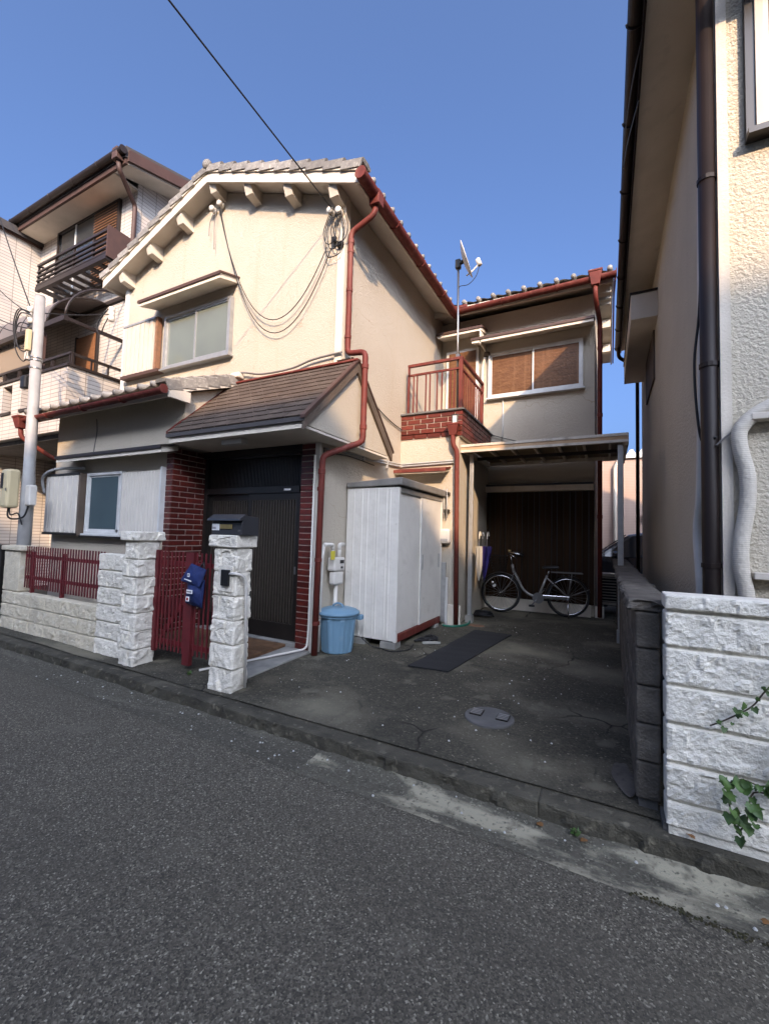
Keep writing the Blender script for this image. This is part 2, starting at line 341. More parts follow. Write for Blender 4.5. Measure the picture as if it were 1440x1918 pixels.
def rough_block(name, ma, parent, x0, x1, y0, y1, z0, z1, amp=.02, step=.016, seed=0, rad=.012, faces='-y+x', freq=9, edge=.012, **k):
    """split-faced stone: rounded box, its named faces pushed in and out by noise"""
    mb = MB(); off = Vector((seed*7.31, seed*3.17, seed*1.73))
    cx, cy, cz = (x0+x1)/2, (y0+y1)/2, (z0+z1)/2
    def disp(p):
        q = Vector((min(max(p[0], x0+rad), x1-rad), min(max(p[1], y0+rad), y1-rad), min(max(p[2], z0+rad), z1-rad)))
        n = Vector(p)-q
        if n.length < 1e-9: return Vector(p)
        nl = n.normalized(); out = q+nl*rad
        wgt = 0
        if '-y' in faces: wgt = max(wgt, -nl.y)
        if '+x' in faces: wgt = max(wgt, nl.x)
        if '-x' in faces: wgt = max(wgt, -nl.x)
        if '+y' in faces: wgt = max(wgt, nl.y)
        if '+z' in faces: wgt = max(wgt, nl.z)
        if wgt > .01:
            e = max(0, min(1, min(p[2]-z0, z1-p[2])/edge))
            pp = Vector(p)*freq+off
            wp = pp+Vector((noise.noise(pp*1.3), noise.noise(pp*1.3+Vector((9, 0, 0))), noise.noise(pp*1.3+Vector((0, 9, 0)))))*.35
            d_, q_ = noise.voronoi(wp*.75)
            cp_ = Vector(q_[0]); tl = (wp*.75-cp_)      # tilted facet per cell
            hx = math.sin(cp_.x*91.7+cp_.z*37.3)*.6; hz = math.sin(cp_.x*53.1-cp_.z*71.9)*.6; h0 = math.sin(cp_.x*17.9+cp_.z*29.3+cp_.y*13)*.45
            f = .45+h0+hx*(tl.x+tl.y)+hz*tl.z + .42*noise.fractal(pp*2.2, .9, 2.1, 5)
            out = out + nl*wgt*amp*(.1+.9*e)*max(-.3, min(1.5, f))
        return out
    def face(u, v, fn):
        base = len(mb.v)
        for a in u:
            for b in v: mb.v.append(tuple(disp(fn(a, b))))
        nv = len(v)
        for i in range(len(u)-1):
            for j in range(nv-1): mb.f.append((base+i*nv+j, base+(i+1)*nv+j, base+(i+1)*nv+j+1, base+i*nv+j+1))
    def ln(lo, hi, fine):
        if not fine: return [lo, lo+rad, hi-rad, hi]
        return [lo, lo+rad*.5]+grid_line(lo+rad, hi-rad, step)+[hi-rad*.5, hi]
    X = ln(x0, x1, '-y' in faces or '+y' in faces); Y = ln(y0, y1, '+x' in faces or '-x' in faces); Z = ln(z0, z1, True)
    face(X, Z, lambda a, b: (a, y0, b)); face(X[::-1], Z, lambda a, b: (a, y1, b))
    face(Y, Z, lambda a, b: (x1, a, b)); face(Y[::-1], Z, lambda a, b: (x0, a, b))
    face(X, Y, lambda a, b: (a, b, z1)); face(X, Y[::-1], lambda a, b: (a, b, z0))
    return mb.build(name, ma, parent, smooth=False, fix=False, **k)
BRM = {}
def brick_mesh(L, H, D, ax, ma):
    key = (round(L, 3), H, D, ax, ma)
    if key not in BRM:
        mb = MB(); b = .003
        # chamfered front: body box and a slightly smaller front
        if ax == '-y': p = lambda a, d, h: (a, -d, h)
        elif ax == '+x': p = lambda a, d, h: (d, a, h)
        vs = [p(-L/2, 0, 0), p(L/2, 0, 0), p(L/2, 0, H), p(-L/2, 0, H), p(-L/2, D-b, 0), p(L/2, D-b, 0), p(L/2, D-b, H), p(-L/2, D-b, H),
              p(-L/2+b, D, b), p(L/2-b, D, b), p(L/2-b, D, H-b), p(-L/2+b, D, H-b)]
        mb.add(vs, [(0,1,2,3)]+[(i, (i+1) % 4, 4+(i+1) % 4, 4+i) for i in range(4)]+[(4+i, 4+(i+1) % 4, 8+(i+1) % 4, 8+i) for i in range(4)]+[(8,9,10,11)])
        BRM[key] = mb.mesh('brick', ma)
    return BRM[key]
def brick_field(parent, ax, plane, a0, a1, z0, z1, bw, bh, j, D, ma='brick', off=.5):
    rows = int((z1-z0+j)/(bh+j)); pitch = bw+j
    hh = (z1-z0+j)/rows - j
    for r in range(rows):
        z = z0+r*(hh+j); s = a0-(off*pitch if r % 2 else 0)
        while s < a1-.02:
            lo, hi = max(s, a0), min(s+bw, a1)
            if hi-lo > .025:
                c = (lo+hi)/2
                inst('brick', brick_mesh(hi-lo, round(hh, 4), D, ax, ma), (c, plane, z) if ax == '-y' else (plane, c, z), parent)
            s += pitch

# ------------------------------------------------------------------ ground
def ST(o, label, cat): return tag(o, label, cat, kind='structure')
ST(MB().add([(-700, -700, -.03), (700, -700, -.03), (700, 700, -.03), (-700, 700, -.03)], [(0, 1, 2, 3)]).build('ground', 'soil'), 'bare ground beneath the street and the houses', 'ground')
ST(MB().add([(-80, -2.3, 0), (60, -2.3, 0), (60, 2.2, 0), (-80, 2.2, 0)], [(0, 1, 2, 3)]).build('road', 'asphalt'), 'grey asphalt lane with speckled aggregate in the foreground', 'road')
# shallow gutter strip beside the kerb: dished section
def gutter(x0, x1, ma, label):
    mb = MB(); prof = [(2.19, .003), (2.24, -.002), (2.33, -.008), (2.42, -.004), (2.50, .012)]
    xs = grid_line(x0, x1, .25)
    for x in xs:
        for y, z in prof: mb.v.append((x, y+.012*noise.noise(Vector((x*1.7, y, 0)))*(1 if y < 2.2 else .3), z))
    n = len(prof)
    for i in range(len(xs)-1):
        for j in range(n-1): mb.f.append((i*n+j, (i+1)*n+j, (i+1)*n+j+1, i*n+j+1))
    return ST(mb.build('gutter_strip', ma, smooth=True, fix=False), label, 'gutter')
gut = gutter(-1.75, 20, 'gutter_concrete', 'patchy pale concrete gutter strip before the driveway')
gutter(-30, -1.75, 'gutter_plain', 'dark gutter strip along the left part of the kerb')
def patch(name, ma, pts, z, parent=None, th=.004, **k):
    mb = MB(); n = len(pts); mb.add([(x, y, z) for x, y in pts]+[(x, y, z-th) for x, y in pts], [tuple(range(n))]+[(i, n+i, n+(i+1) % n, (i+1) % n) for i in range(n)])
    return mb.build(name, ma, parent, **k)
def blob(cx, cy, a, b, seed, n=22, rot=0, wob=.25):
    out = []
    for i in range(n):
        t = 2*math.pi*i/n; r = 1+wob*noise.noise(Vector((math.cos(t)*1.5+seed, math.sin(t)*1.5, seed)))
        x, y = a*r*math.cos(t), b*r*math.sin(t); out.append((cx+x*math.cos(rot)-y*math.sin(rot), cy+x*math.sin(rot)+y*math.cos(rot)))
    return out
# kerb stones: each one a piece of the kerb
kerb = ST(thing('kerb', None, None, (0, 2.5, 0)), 'dark worn concrete kerb along the street edge', 'kerb')
x = -12.33; k = 0
while x < 6:
    Lk = 1.2
    if -9 < x < 1.6:
        rough_block('kerb_stone', 'kerb', kerb, x+.0015, x+Lk-.0015, 2.495, 2.66, -.02, .098+random.uniform(-.003, .003), amp=.012, step=.025, seed=k, rad=.010, faces='-y+z', freq=11, edge=.004)
    else: B('kerb_stone', 'kerb', kerb, x+.003, x+Lk-.003, 2.495, 2.66, -.02, .10, bev=.012)
    x += Lk; k += 1
def gz(y): return .12+.026*(y-3)
# lot slab: sloping concrete drive with slight unevenness
def lot():
    mb = MB(); xs = grid_line(-8.4, .30, .15); ys = grid_line(2.62, 11, .15)
    for x in xs:
        for y in ys:
            mb.v.append((x, y, (gz(y) if y < 8.2 else gz(8.2)-(y-8.2)*.08)+.010*noise.noise(Vector((x*1.1, y*1.1, 3)))))
    n = len(ys)
    for i in range(len(xs)-1):
        for j in range(n-1): mb.f.append((i*n+j, (i+1)*n+j, (i+1)*n+j+1, i*n+j+1))
    return ST(mb.build('driveway', 'drive', smooth=True, fix=False), 'dark weathered concrete driveway sloping up to the carport', 'driveway')
drive = lot()
patch('repair_patch', 'patch_concrete', blob(.085, 2.93, .065, .15, 5, n=40, rot=.12, wob=.55), gz(2.93)+.008, drive)
patch('rust_stain', 'rust', blob(-1.72, 6.25, .16, .07, 4, wob=.3), gz(6.25)+.006, drive)
# round drain cover with two slotted grates
mh = thing('drain_cover', 'round pale concrete drain cover with dark slots in the driveway', 'drain cover', (-.80, 3.34, gz(3.34)))
MB().lathe([(.185, -.02), (.185, .006), (.178, .010), (.0, .010)], (-.80, 3.34, gz(3.34)), 32).build('disc', 'dark_concrete', mh)
for sx in (-.1, .1):
    g = B('grate', 'bronze_black', mh, -.80+sx-.045, -.80+sx+.045, 3.30, 3.42, gz(3.34)+.012, gz(3.34)+.019)
    for i in range(4): B('bar', 'alu', g, -.80+sx-.04, -.80+sx+.04, 3.312+i*.028, 3.322+i*.028, gz(3.34)+.018, gz(3.34)+.023)

# ------------------------------------------------------------------ main house
XS, YF, XL2, XR, ZR, SL = -2.95, 4.32, -7.45, -5.25, 6.69, .38  # most coordinates here and below unprojected from image pixels, kept as plain numbers
def zs(x): return ZR-SL*abs(x-XR)
house = thing('house', 'cream stucco two storey house with tiled roof, brown porch roof and red brick entrance', 'house', (-5, 6, 0))
H = house
wl = MB().prism([(XL2, 0), (XS, 0), (XS, zs(XS)), (XR, ZR), (XL2, zs(XL2))], 'y', YF, 10.8).build('wall', 'stucco', H)
MB().prism([(7.9, 0), (10.75, 0), (10.75, 5.69), (9.25, 6.30), (7.9, 5.75)], 'x', -3.2, -.19).build('rear_wing_wall', 'stucco', H)
B('bump_out_wall', 'stucco', H, -3.0, -1.98, 6.12, 8.0, 0, 3.05)
# front one storey wing
MB().prism([(3.53, 0), (4.5, 0), (4.5, 3.62), (4.32, 3.60), (3.53, 3.26)], 'x', -7.8, -5.07).build('front_wing_wall', 'stucco', H)
MB().prism([(3.53, 2.57), (4.4, 2.57), (4.4, 3.58), (3.53, 3.24)], 'x', -5.07, -4.76).build('upper_wall', 'stucco', H)
B('entrance_wall', 'stucco', H, -3.0, -2.95, 3.99, 4.319, 0, 3.0)
B('entrance_lintel', 'bronze_black', H, -5.0, -3.0, 4.0, 4.4, 2.48, 2.95)
B('corner_trim', 'shutter_panel_cool', H, -3.005, -2.945, 3.955, 3.99, .14, 2.58)
B('corner_trim', 'stucco_trim', H, -3.03, -2.925, 4.295, 4.40, 3.4, 5.75)
B('skirting', 'dark_concrete', H, -2.955, -2.935, 4.4, 6.1, .0, .22)
# --- main roof
roof = thing('roof', None, None, (XR, 7, ZR)); roof.parent = H; roof.location = Vector((XR, 7, ZR))-WLOC[H.name]
YB0 = 4.05; XE, XW_ = -2.60, -7.82
def slope_poly(x0, lo, hi): return [(x0, zs(x0)+lo), (XR, ZR+lo), (XR, ZR+hi), (x0, zs(x0)+hi)]
for xe in (XE, XW_):
    MB().prism(slope_poly(xe, .012, .12), 'y', YB0+.03, 11.0).build('roof_deck', 'soffit', roof)
    MB().prism(slope_poly(xe, -.035, .105), 'y', YB0, YB0+.034).build('barge_board', 'stucco_trim', roof)
    # second slim moulding above the barge board
    MB().prism(slope_poly(xe, .106, .145), 'y', YB0-.02, YB0+.03).build('moulding', 'stucco_trim', roof)
# eave boards
B('eave_board', 'stucco_trim', roof, XE-.03, XE-.002, YB0+.035, 7.45, zs(XE)-.035, zs(XE)+.10)
B('eave_board', 'stucco_trim', roof, XW_+.002, XW_+.03, YB0+.035, 11, zs(XW_)-.035, zs(XW_)+.10)
# tile fields (wavy pantiles with stepped courses)
def tile_field(parent, p_at, nu, nv, u_len, v_len, name='tile_field'):
    mb = MB(); su, sv = 6, 2
    cols, rows = nu*su+1, nv*sv
    for r in range(rows):
        v = (r//2)/nv*v_len; vv = v if r % 2 == 0 else v+v_len/nv*.999
        for c in range(cols):
            u = c/su/nu*u_len; ph = (c % su)/su
            h = .035*(math.sin(2*math.pi*ph)*.5+.5)+(.03 if r % 2 == 0 else .0)
            mb.v.append(tuple(p_at(u, vv, h)))
    for r in range(rows-1):
        for c in range(cols-1): mb.f.append((r*cols+c, r*cols+c+1, (r+1)*cols+c+1, (r+1)*cols+c))
    return mb.build(name, 'kawara', parent, fix=True, kind='stuff')
cs = math.cos(math.atan(SL)); sn = math.sin(math.atan(SL)); LR = (XE-XR)/cs; LL = (XR-XW_)/cs
tile_field(roof, lambda u, v, h: (XE-v*cs, 4.25+u, zs(XE)+.13+v*sn+h), 25, 10, 6.75, LR)
tile_field(roof, lambda u, v, h: (XW_+v*cs, 4.25+u, zs(XW_)+.13+v*sn+h), 25, 10, 6.75, LL)
# verge tiles down both rakes
def verge_tile_mesh(side):
    mb = MB(); L_ = .285
    prof = [(-.035, -.055), (-.035, .045), (-.015, .062), (.10, .066), (.17, .045), (.17, .02), (-.012, .02), (-.012, -.055)]   # (y, z)
    n = len(prof)
    a = [(0, y, z) for y, z in prof]; b = [(side*L_, y, z+.042) for y, z in prof]
    a = [(x, y, z-.0) for x, y, z in a]
    mb.add(a+b, [tuple(range(n))[::-1], tuple(range(n, 2*n))]+[(i, (i+1) % n, n+(i+1) % n, n+i) for i in range(n)])
    return mb.mesh('verge_tile', 'kawara')
vmr = verge_tile_mesh(1); ang = math.atan(SL)
for side, L_, nT in ((1, LR, 10), (-1, LL, 10)):
    for i in range(nT):
        d = .02+(i)*(L_+.02)/nT
        inst('verge_tile', vmr, (XR+side*d*cs, YB0+.0, ZR+.155-d*sn), roof, (0, ang if side > 0 else math.pi-ang, 0) if side > 0 else (0, 0, 0))
        o = C.objects[-1] if False else None
vml = verge_tile_mesh(-1)
for o in [o for o in bpy.data.objects if o.name.startswith('verge_tile') and o.rotation_euler.y == 0 and o.data == vmr]:
    o.data = vml; o.rotation_euler = (0, -ang, 0)
MB().tube([(XR, YB0-.01, ZR+.20), (XR, 11, ZR+.20)], .075, 12).build('ridge_tile', 'kawara', roof, smooth=True)
MB().lathe([(0, -.04), (.055, -.036), (.075, -.01), (.075, .03), (.04, .04), (0, .04)], (XR, YB0-.02, ZR+.215), 20, 'y').build('ridge_ornament', 'kawara', roof, smooth=True)
# outrigger brackets under the gable eave
brm = MB().hexa([(-.065, -.17, .05), (.065, -.17, .05), (.065, .12, -.15), (-.065, .12, -.15), (-.065, -.21, .16), (.065, -.21, .16), (.065, .12, .16), (-.065, .12, .16)])
def bracket_mesh():
    mb = MB(); prof = [(-.21, .14), (-.21, .02), (-.17, -.08), (.10, -.13), (.10, .14)]
    mb.prism(prof, 'x', -.062, .062); return mb.mesh('bracket', 'stucco_trim')
bme = bracket_mesh()
for i in range(7):
    x = XR+.06-.73*3+.73*i+.0
    if i == 0: x = -7.38
    inst('bracket', bme, (x, 4.30, zs(x)-.055-.02*(1 if abs(x-XR) > .3 else 0)), H)
# --- rear wing roof (ridge along X)
wroof = thing('rear_wing_roof', None, None, (-1, 9.2, 6)); wroof.parent = H; wroof.location = Vector((-1, 9.2, 6))-WLOC[H.name]
YE = 7.45; ZE = 5.68
def zw(y): return ZE+.36*(y-YE) if y < 9.25 else ZE+.36*(9.25-YE)-.36*(y-9.25)
for a, b in ((YE, 9.25), (9.25, 11.05)):
    MB().prism([(a, zw(a)+.01), (b, zw(b)+.01), (b, zw(b)+.12), (a, zw(a)+.12)], 'x', -4.2, .06).build('roof_deck', 'soffit', wroof)
    MB().prism([(a, zw(a)-.04), (b, zw(b)-.04), (b, zw(b)+.11), (a, zw(a)+.11)], 'x', .062, .09).build('barge_board', 'stucco_trim', wroof)
    MB().prism([(a, zw(a)-.02), (b, zw(b)-.02), (b, zw(b)+.10), (a, zw(a)+.10)], 'x', .10, .125).build('verge_trim', 'red_gutter', wroof)
for i in range(5):
    y = 7.75+.68*i; B('bracket', 'stucco_trim', wroof, -.19, .055, y-.06, y+.06, zw(y)-.18, zw(y)+.005, bev=.008)
B('eave_board', 'stucco_trim', wroof, -2.6, .06, YE+.002, YE+.03, ZE-.04, ZE+.10)
Lw = 1.8/math.cos(math.atan(.36)); cw, sw = math.cos(math.atan(.36)), math.sin(math.atan(.36))
tile_field(wroof, lambda u, v, h: (-4.0+u, YE+v*cw, ZE+.13+v*sw+h), 15, 7, 4.08, Lw)
tile_field(wroof, lambda u, v, h: (-4.0+u, 11.05-v*cw, ZE+.13+v*sw+h), 15, 7, 4.08, Lw)
# round eave tile ends
def eave_tile_mesh(ax):
    mb = MB()
    if ax == 'y': mb.tube([(0, -.04, .02), (0, .12, .055), (0, .30, .115)], [.040, .041, .041], 12)
    else: mb.tube([(.04, 0, .02), (-.12, 0, .06), (-.30, 0, .125)], [.040, .040, .040], 12)
    return mb.mesh('eave_tile', 'kawara', smooth=True)
ety = eave_tile_mesh('y'); etx = eave_tile_mesh('x')
for i in range(10): inst('eave_tile', ety, (-2.35+.265*i, YE-.02, ZE+.15), wroof)
for i in range(12): inst('eave_tile', etx, (XE+.02, 4.32+.265*i, zs(XE)+.15), roof)
# --- gutters
def gutter_half(name, p0, p1, r, ma, parent, n=10):
    """open half-round channel with thickness"""
    p0, p1 = Vector(p0), Vector(p1); d = (p1-p0).normalized(); s = d.cross(Vector((0, 0, 1))).normalized()
    mb = MB(); prof = []
    for i in range(n+1): t = math.pi*i/n; prof.append((math.cos(t)*r, -math.sin(t)*r))
    for i in range(n, -1, -1): t = math.pi*i/n; prof.append((math.cos(t)*(r-.006), -math.sin(t)*(r-.006)))
    m_ = len(prof)
    for p in (p0, p1):
        for a, b in prof: mb.v.append(tuple(p+s*a+Vector((0, 0, b))))
    mb.f += [(i, (i+1) % m_, m_+(i+1) % m_, m_+i) for i in range(m_)]
    mb.f += [(i, i+1, m_-2-i, m_-1-i) for i in range(n)] + [(m_+i, m_+i+1, 2*m_-2-i, 2*m_-1-i) for i in range(n)]
    mb.tube([p0, p0+d*.01], r*.98, 12); mb.tube([p1-d*.01, p1], r*.98, 12)
    for q in range(1, int((p1-p0).length/.9)+1):
        c = p0+d*.9*q
        mb.tube([c+s*math.cos(t)*(r+.006)+Vector((0, 0, -math.sin(t)*(r+.006))) for t in [math.pi*i/8 for i in range(9)]], .008, 6)
    return mb.build(name, ma, parent)
gm = gutter_half('gutter', (-2.535, 3.98, 5.70), (-2.535, 7.52, 5.70), .075, 'red_gutter', H)
B('drop_box', 'red_gutter', gm, -2.60, -2.46, 4.30, 4.44, 5.55, 5.73, bev=.012)
gw = gutter_half('gutter', (-2.55, 7.38, 5.70), (.13, 7.38, 5.74), .07, 'red_gutter', H)
B('valley_cap', 'red_gutter', gw, -2.66, -2.30, 7.40, 7.6, 5.76, 5.81, bev=.01)
def hopper(parent, c, sx, sy, h):
    x, y, z = c
    return MB().hexa([(x-sx*.6, y-sy*.6, z-h), (x+sx*.6, y-sy*.6, z-h), (x+sx*.6, y+sy*.6, z-h), (x-sx*.6, y+sy*.6, z-h), (x-sx, y-sy, z), (x+sx, y-sy, z), (x+sx, y+sy, z), (x-sx, y+sy, z)]).box(x-sx*1.1, x+sx*1.1, y-sy*1.1, y+sy*1.1, z, z+.03).build('hopper', 'red_gutter', parent, bev=.006)
hopper(gw, (-.17, 7.36, 5.79), .095, .08, .20)
dp = T('downpipe', 'red_gutter', H, elbow_pts([(-.17, 7.37, 5.60), (-.17, 7.40, 5.42), (-.11, 7.84, 5.16), (-.11, 7.84, .26)], .1), .036, 10)
dp1 = T('downpipe', 'red_gutter', H, elbow_pts([(-2.53, 4.37, 5.56), (-2.56, 4.36, 5.45), (-2.86, 4.33, 5.30), (-2.86, 4.335, 3.74), (-2.58, 4.305, 3.70), (-2.58, 4.305, 2.60), (-2.86, 3.90, 2.38), (-2.88, 3.90, .15)], .07), .036, 10)
for z in (5.05, 4.55, 3.95): MB().lathe([(.042, -.02), (.042, .02)], (-2.86, 4.333, z), 12).build('clamp', 'red_gutter', dp1)
for z in (2.0, 1.2, .5): MB().lathe([(.042, -.02), (.042, .02)], (-2.87+.0, 3.90, z), 12).build('clamp', 'red_gutter', dp1)
for z in (4.75, 3.6, 1.9): MB().lathe([(.041, -.03), (.043, -.026), (.043, .026), (.041, .03)], (-.11, 7.84, z), 12).build('sleeve', 'red_gutter', dp)
for x, y, z in ((-2.58, 4.305, 3.52), (-2.58, 4.305, 2.78), (-2.865, 3.90, 2.20), (-2.86, 4.334, 5.18)): MB().lathe([(.041, -.03), (.043, -.026), (.043, .026), (.041, .03)], (x, y, z), 12).build('sleeve', 'red_gutter', dp1)
# --- front wing pent roof
proof = thing('front_wing_roof', None, None, (-6.4, 3.7, 3.3)); proof.parent = H; proof.location = Vector((-6.4, 3.7, 3.3))-WLOC[H.name]
def zp(y): return 3.13+.40*(y-3.22)
MB().prism([(3.24, zp(3.24)+.0), (4.318, zp(4.318)), (4.318, zp(4.318)+.07), (3.24, zp(3.24)+.07)], 'x', -8.15, -4.66).build('roof_deck', 'soffit', proof)
B('fascia', 'stucco_trim', proof, -8.15, -4.66, 3.215, 3.24, 3.085, 3.21)
B('fascia', 'stucco_trim', proof, -4.70, -4.655, 3.241, 3.52, 3.09, 3.22)
tile_field(proof, lambda u, v, h: (-8.15+u, 3.20+v*.93, 3.205+v*.40*.93+h), 13, 5, 3.38, 1.16)
for i in range(13): inst('eave_tile', ety, (-8.02+.26*i, 3.20, 3.235), proof)
def side_tile():
    mb = MB(); prof = [(.05, -.075), (.05, .045), (.03, .06), (-.10, .066), (-.16, .045), (-.16, .02), (.028, .02), (.028, -.075)]; n = len(prof)
    a = [(x, 0, z) for x, z in prof]; b = [(x, .20, z-.022) for x, z in prof]
    a2 = [(x, 0, z+.012) for x, z in prof]
    mb.add(a2+b, [tuple(range(n)), tuple(range(n, 2*n))[::-1]]+[(i, n+i, n+(i+1) % n, (i+1) % n) for i in range(n)]); return mb.mesh('verge_tile', 'kawara')
stm = side_tile()
for i in range(6): inst('verge_tile', stm, (-4.70, 3.19+.185*i, 3.235+.185*i*.40), proof, (math.atan(.40), 0, 0))
B('plaster_cap', 'stucco_trim', proof, -4.75, -4.58, 4.20, 4.315, 3.66, 3.74, bev=.02)
gp = gutter_half('gutter', (-8.16, 3.145, 3.13), (-4.64, 3.145, 3.16), .056, 'red_gutter', H)
hopper(gp, (-8.05, 3.13, 3.15), .10, .08, .16)
T('downpipe', 'red_gutter', gp, elbow_pts([(-8.05, 3.13, 3.0), (-8.05, 3.14, 2.86), (-7.86, 3.50, 2.58), (-7.86, 4.2, 2.50), (-7.86, 4.2, .2)], .06), .033, 10)
# --- porch roof: shingled gable wrapping the corner
porch = thing('porch_roof', None, None, (-3.7, 4, 2.6)); porch.parent = H; porch.location = Vector((-3.7, 4, 2.6))-WLOC[H.name]
RY, RZ, EZ = 4.27, 3.58, 2.66; FY, BY = 3.30, 5.24
PS = (RZ-EZ)/(RY-FY)
MB().prism([(FY+.03, EZ-.06), (RY, RZ-.06), (RY, RZ-.005), (FY+.03, EZ-.005)], 'x', -4.755, -2.66).build('roof_deck', 'old_wood', porch)
MB().prism([(BY-.03, EZ-.06), (RY, RZ-.06), (RY, RZ-.005), (BY-.03, EZ-.005)], 'x', -2.945, -2.66).build('roof_deck', 'old_wood', porch)
MB().prism([(FY+.07, EZ-.07), (RY, RZ-.07), (BY-.07, EZ-.07)], 'x', -2.72, -2.69).build('gable_wall', 'stucco', porch)
B('soffit', 'stucco_trim', porch, -4.755, -2.69, FY+.05, 3.968, 2.555, 2.58)
B('soffit', 'stucco_trim', porch, -2.944, -2.69, 3.969, BY-.06, 2.555, 2.58)
B('eave_board', 'stucco_trim', porch, -4.755, -2.69, FY+.025, FY+.05, 2.55, 2.64)
for a, s in ((FY, 1), (BY, -1)):
    MB().prism([(a, EZ-.13), (RY, RZ-.13), (RY, RZ+.0), (a, EZ+.0)], 'x', -2.688, -2.652).build('barge_board', 'old_wood', porch)
    MB().prism([(a-.02*s, EZ-.02), (RY, RZ+.002), (RY, RZ+.03), (a-.02*s, EZ+.012)], 'x', -2.70, -2.638).build('verge_flashing', 'brown_trim', porch)
B('drip_edge', 'roof_dark', porch, -4.78, -2.655, FY-.005, FY+.02, EZ-.045, EZ+.0)
MB().box(-4.76, -2.64, RY-.045, RY+.045, RZ+.0, RZ+.03).build('ridge_flashing', 'red_gutter', porch, bev=.01)
MB().prism([(FY, EZ+.0), (RY, RZ+.0), (RY, RZ+.035), (FY, EZ+.035)], 'x', -4.785, -4.757).build('side_flashing', 'red_gutter', porch)
# shingles
NR = 11; sl = math.hypot(RY-FY, RZ-EZ); rowh = sl/NR; sang = math.atan2(RZ-EZ, RY-FY)
def shingle_mesh(w_):
    mb = MB(); c = .012
    mb.add([(-w_/2, 0, 0), (-w_/2+c, -.0, 0), (w_/2, 0, 0), (w_/2, rowh*1.5, .0), (-w_/2, rowh*1.5, .0),
            (-w_/2, 0.014, .018), (-w_/2+c*1.5, 0, .018), (w_/2, 0, .018), (w_/2, rowh*1.5, .004), (-w_/2, rowh*1.5, .004)],
           [(4, 3, 2, 1, 0), (5, 6, 7, 8, 9), (0, 1, 6, 5), (1, 2, 7, 6), (2, 3, 8, 7), (3, 4, 9, 8), (4, 0, 5, 9)])
    return mb.mesh('shingle', 'shingle')
SW = .205; shm = shingle_mesh(SW-.009); shc = {}
def shingles(x0, x1, yb, sgn, rows):
    for r in range(rows):
        d = r*rowh; y = yb+sgn*d*math.cos(sang); z = EZ+d*math.sin(sang)+.002
        x = x0+(SW/2 if r % 2 else 0)
        while x < x1-.01:
            hi = min(x+SW, x1)
            me = shm if hi-x > SW-.001 else shc.setdefault(round(hi-x, 3), shingle_mesh(hi-x-.004))
            inst('shingle', me, ((x+hi)/2, y, z+random.uniform(0, .002)), porch, (sang, 0, 0) if sgn > 0 else (sang, 0, math.pi))
            x = hi
        if r % 2: inst('shingle', shc.setdefault('h', shingle_mesh(SW/2-.004)), (x0+SW/4, y, z), porch, (sang, 0, 0) if sgn > 0 else (sang, 0, math.pi))
shingles(-4.755, -2.70, FY, 1, NR); shingles(-2.945, -2.70, BY, -1, NR)
lt = B('porch_light', 'white_plastic', H, -3.98, -3.66, 3.44, 3.54, 2.49, 2.554, bev=.012)
# --- entrance recess: bricks
XB = -4.95
B('brick_backing', 'mortar', H, -5.07, XB, 3.54, 4.06, 0, 2.555)
B('brick_backing', 'mortar', H, -3.22, -3.008, 3.985, 4.10, 0, 2.56)
brick_field(H, '+x', XB, 3.535, 4.05, .16, 2.55, .225, .058, .011, .012)
brick_field(H, '-y', 3.54, -5.065, -4.94, .16, 2.55, .12, .058, .011, .012)
brick_field(H, '-y', 3.985, -3.215, -3.012, .16, 2.55, .20, .058, .011, .012, off=.0)
# --- sliding door
door = thing('sliding_door', None, None, (-4.1, 4.06, .2)); door.parent = H; door.location = Vector((-4.1, 4.06, .2))-WLOC[H.name]
B('door_frame', 'bronze_black', door, -4.945, -4.88, 4.03, 4.12, .2, 2.5)
B('door_frame', 'bronze_black', door, -3.27, -3.215, 4.03, 4.12, .2, 2.5)
B('door_head', 'bronze_black', door, -4.88, -3.27, 4.02, 4.12, 2.44, 2.52)
B('transom_rail', 'bronze_black', door, -4.88, -3.27, 4.015, 4.12, 1.985, 2.065)
B('transom_panel', 'door_dark_glass', door, -4.88, -3.27, 4.09, 4.11, 2.065, 2.44)
B('threshold', 'concrete', door, -4.945, -3.215, 3.98, 4.12, .14, .205, bev=.006)
ml = MB()
for i in range(64): x = -4.87+i*.0250; ml.box(x, x+.010, 4.070, 4.088, 2.065, 2.44)
ml.build('transom_lattice', 'door_slat', door, kind='stuff')
for x0, x1, y in ((-4.88, -4.03, 4.085), (-4.11, -3.27, 4.045)):
    lf = B('door_leaf', 'door_dark_glass', door, x0+.02, x1-.02, y+.018, y+.030, .22, 1.98)
    B('stile', 'bronze_black', lf, x0, x0+.055, y-.008, y+.032, .21, 1.985); B('stile', 'bronze_black', lf, x1-.055, x1, y-.008, y+.032, .21, 1.985)
    B('rail', 'bronze_black', lf, x0+.055, x1-.055, y-.006, y+.032, 1.90, 1.984); B('rail', 'bronze_black', lf, x0+.055, x1-.055, y-.006, y+.032, .21, .40)
    ms = MB(); n = 17
    for i in range(n): x = x0+.06+(x1-x0-.12-.014)*i/(n-1); ms.box(x, x+.020, y-.004, y+.017, .40, 1.90)
    ms.build('slats', 'door_slat', lf, kind='stuff')
B('latch', 'steel', door, -3.315, -3.295, 4.028, 4.037, 1.0, 1.09)
B('name_strip', 'white_print', door, -3.50, -3.40, 4.008, 4.014, 2.01, 2.035)
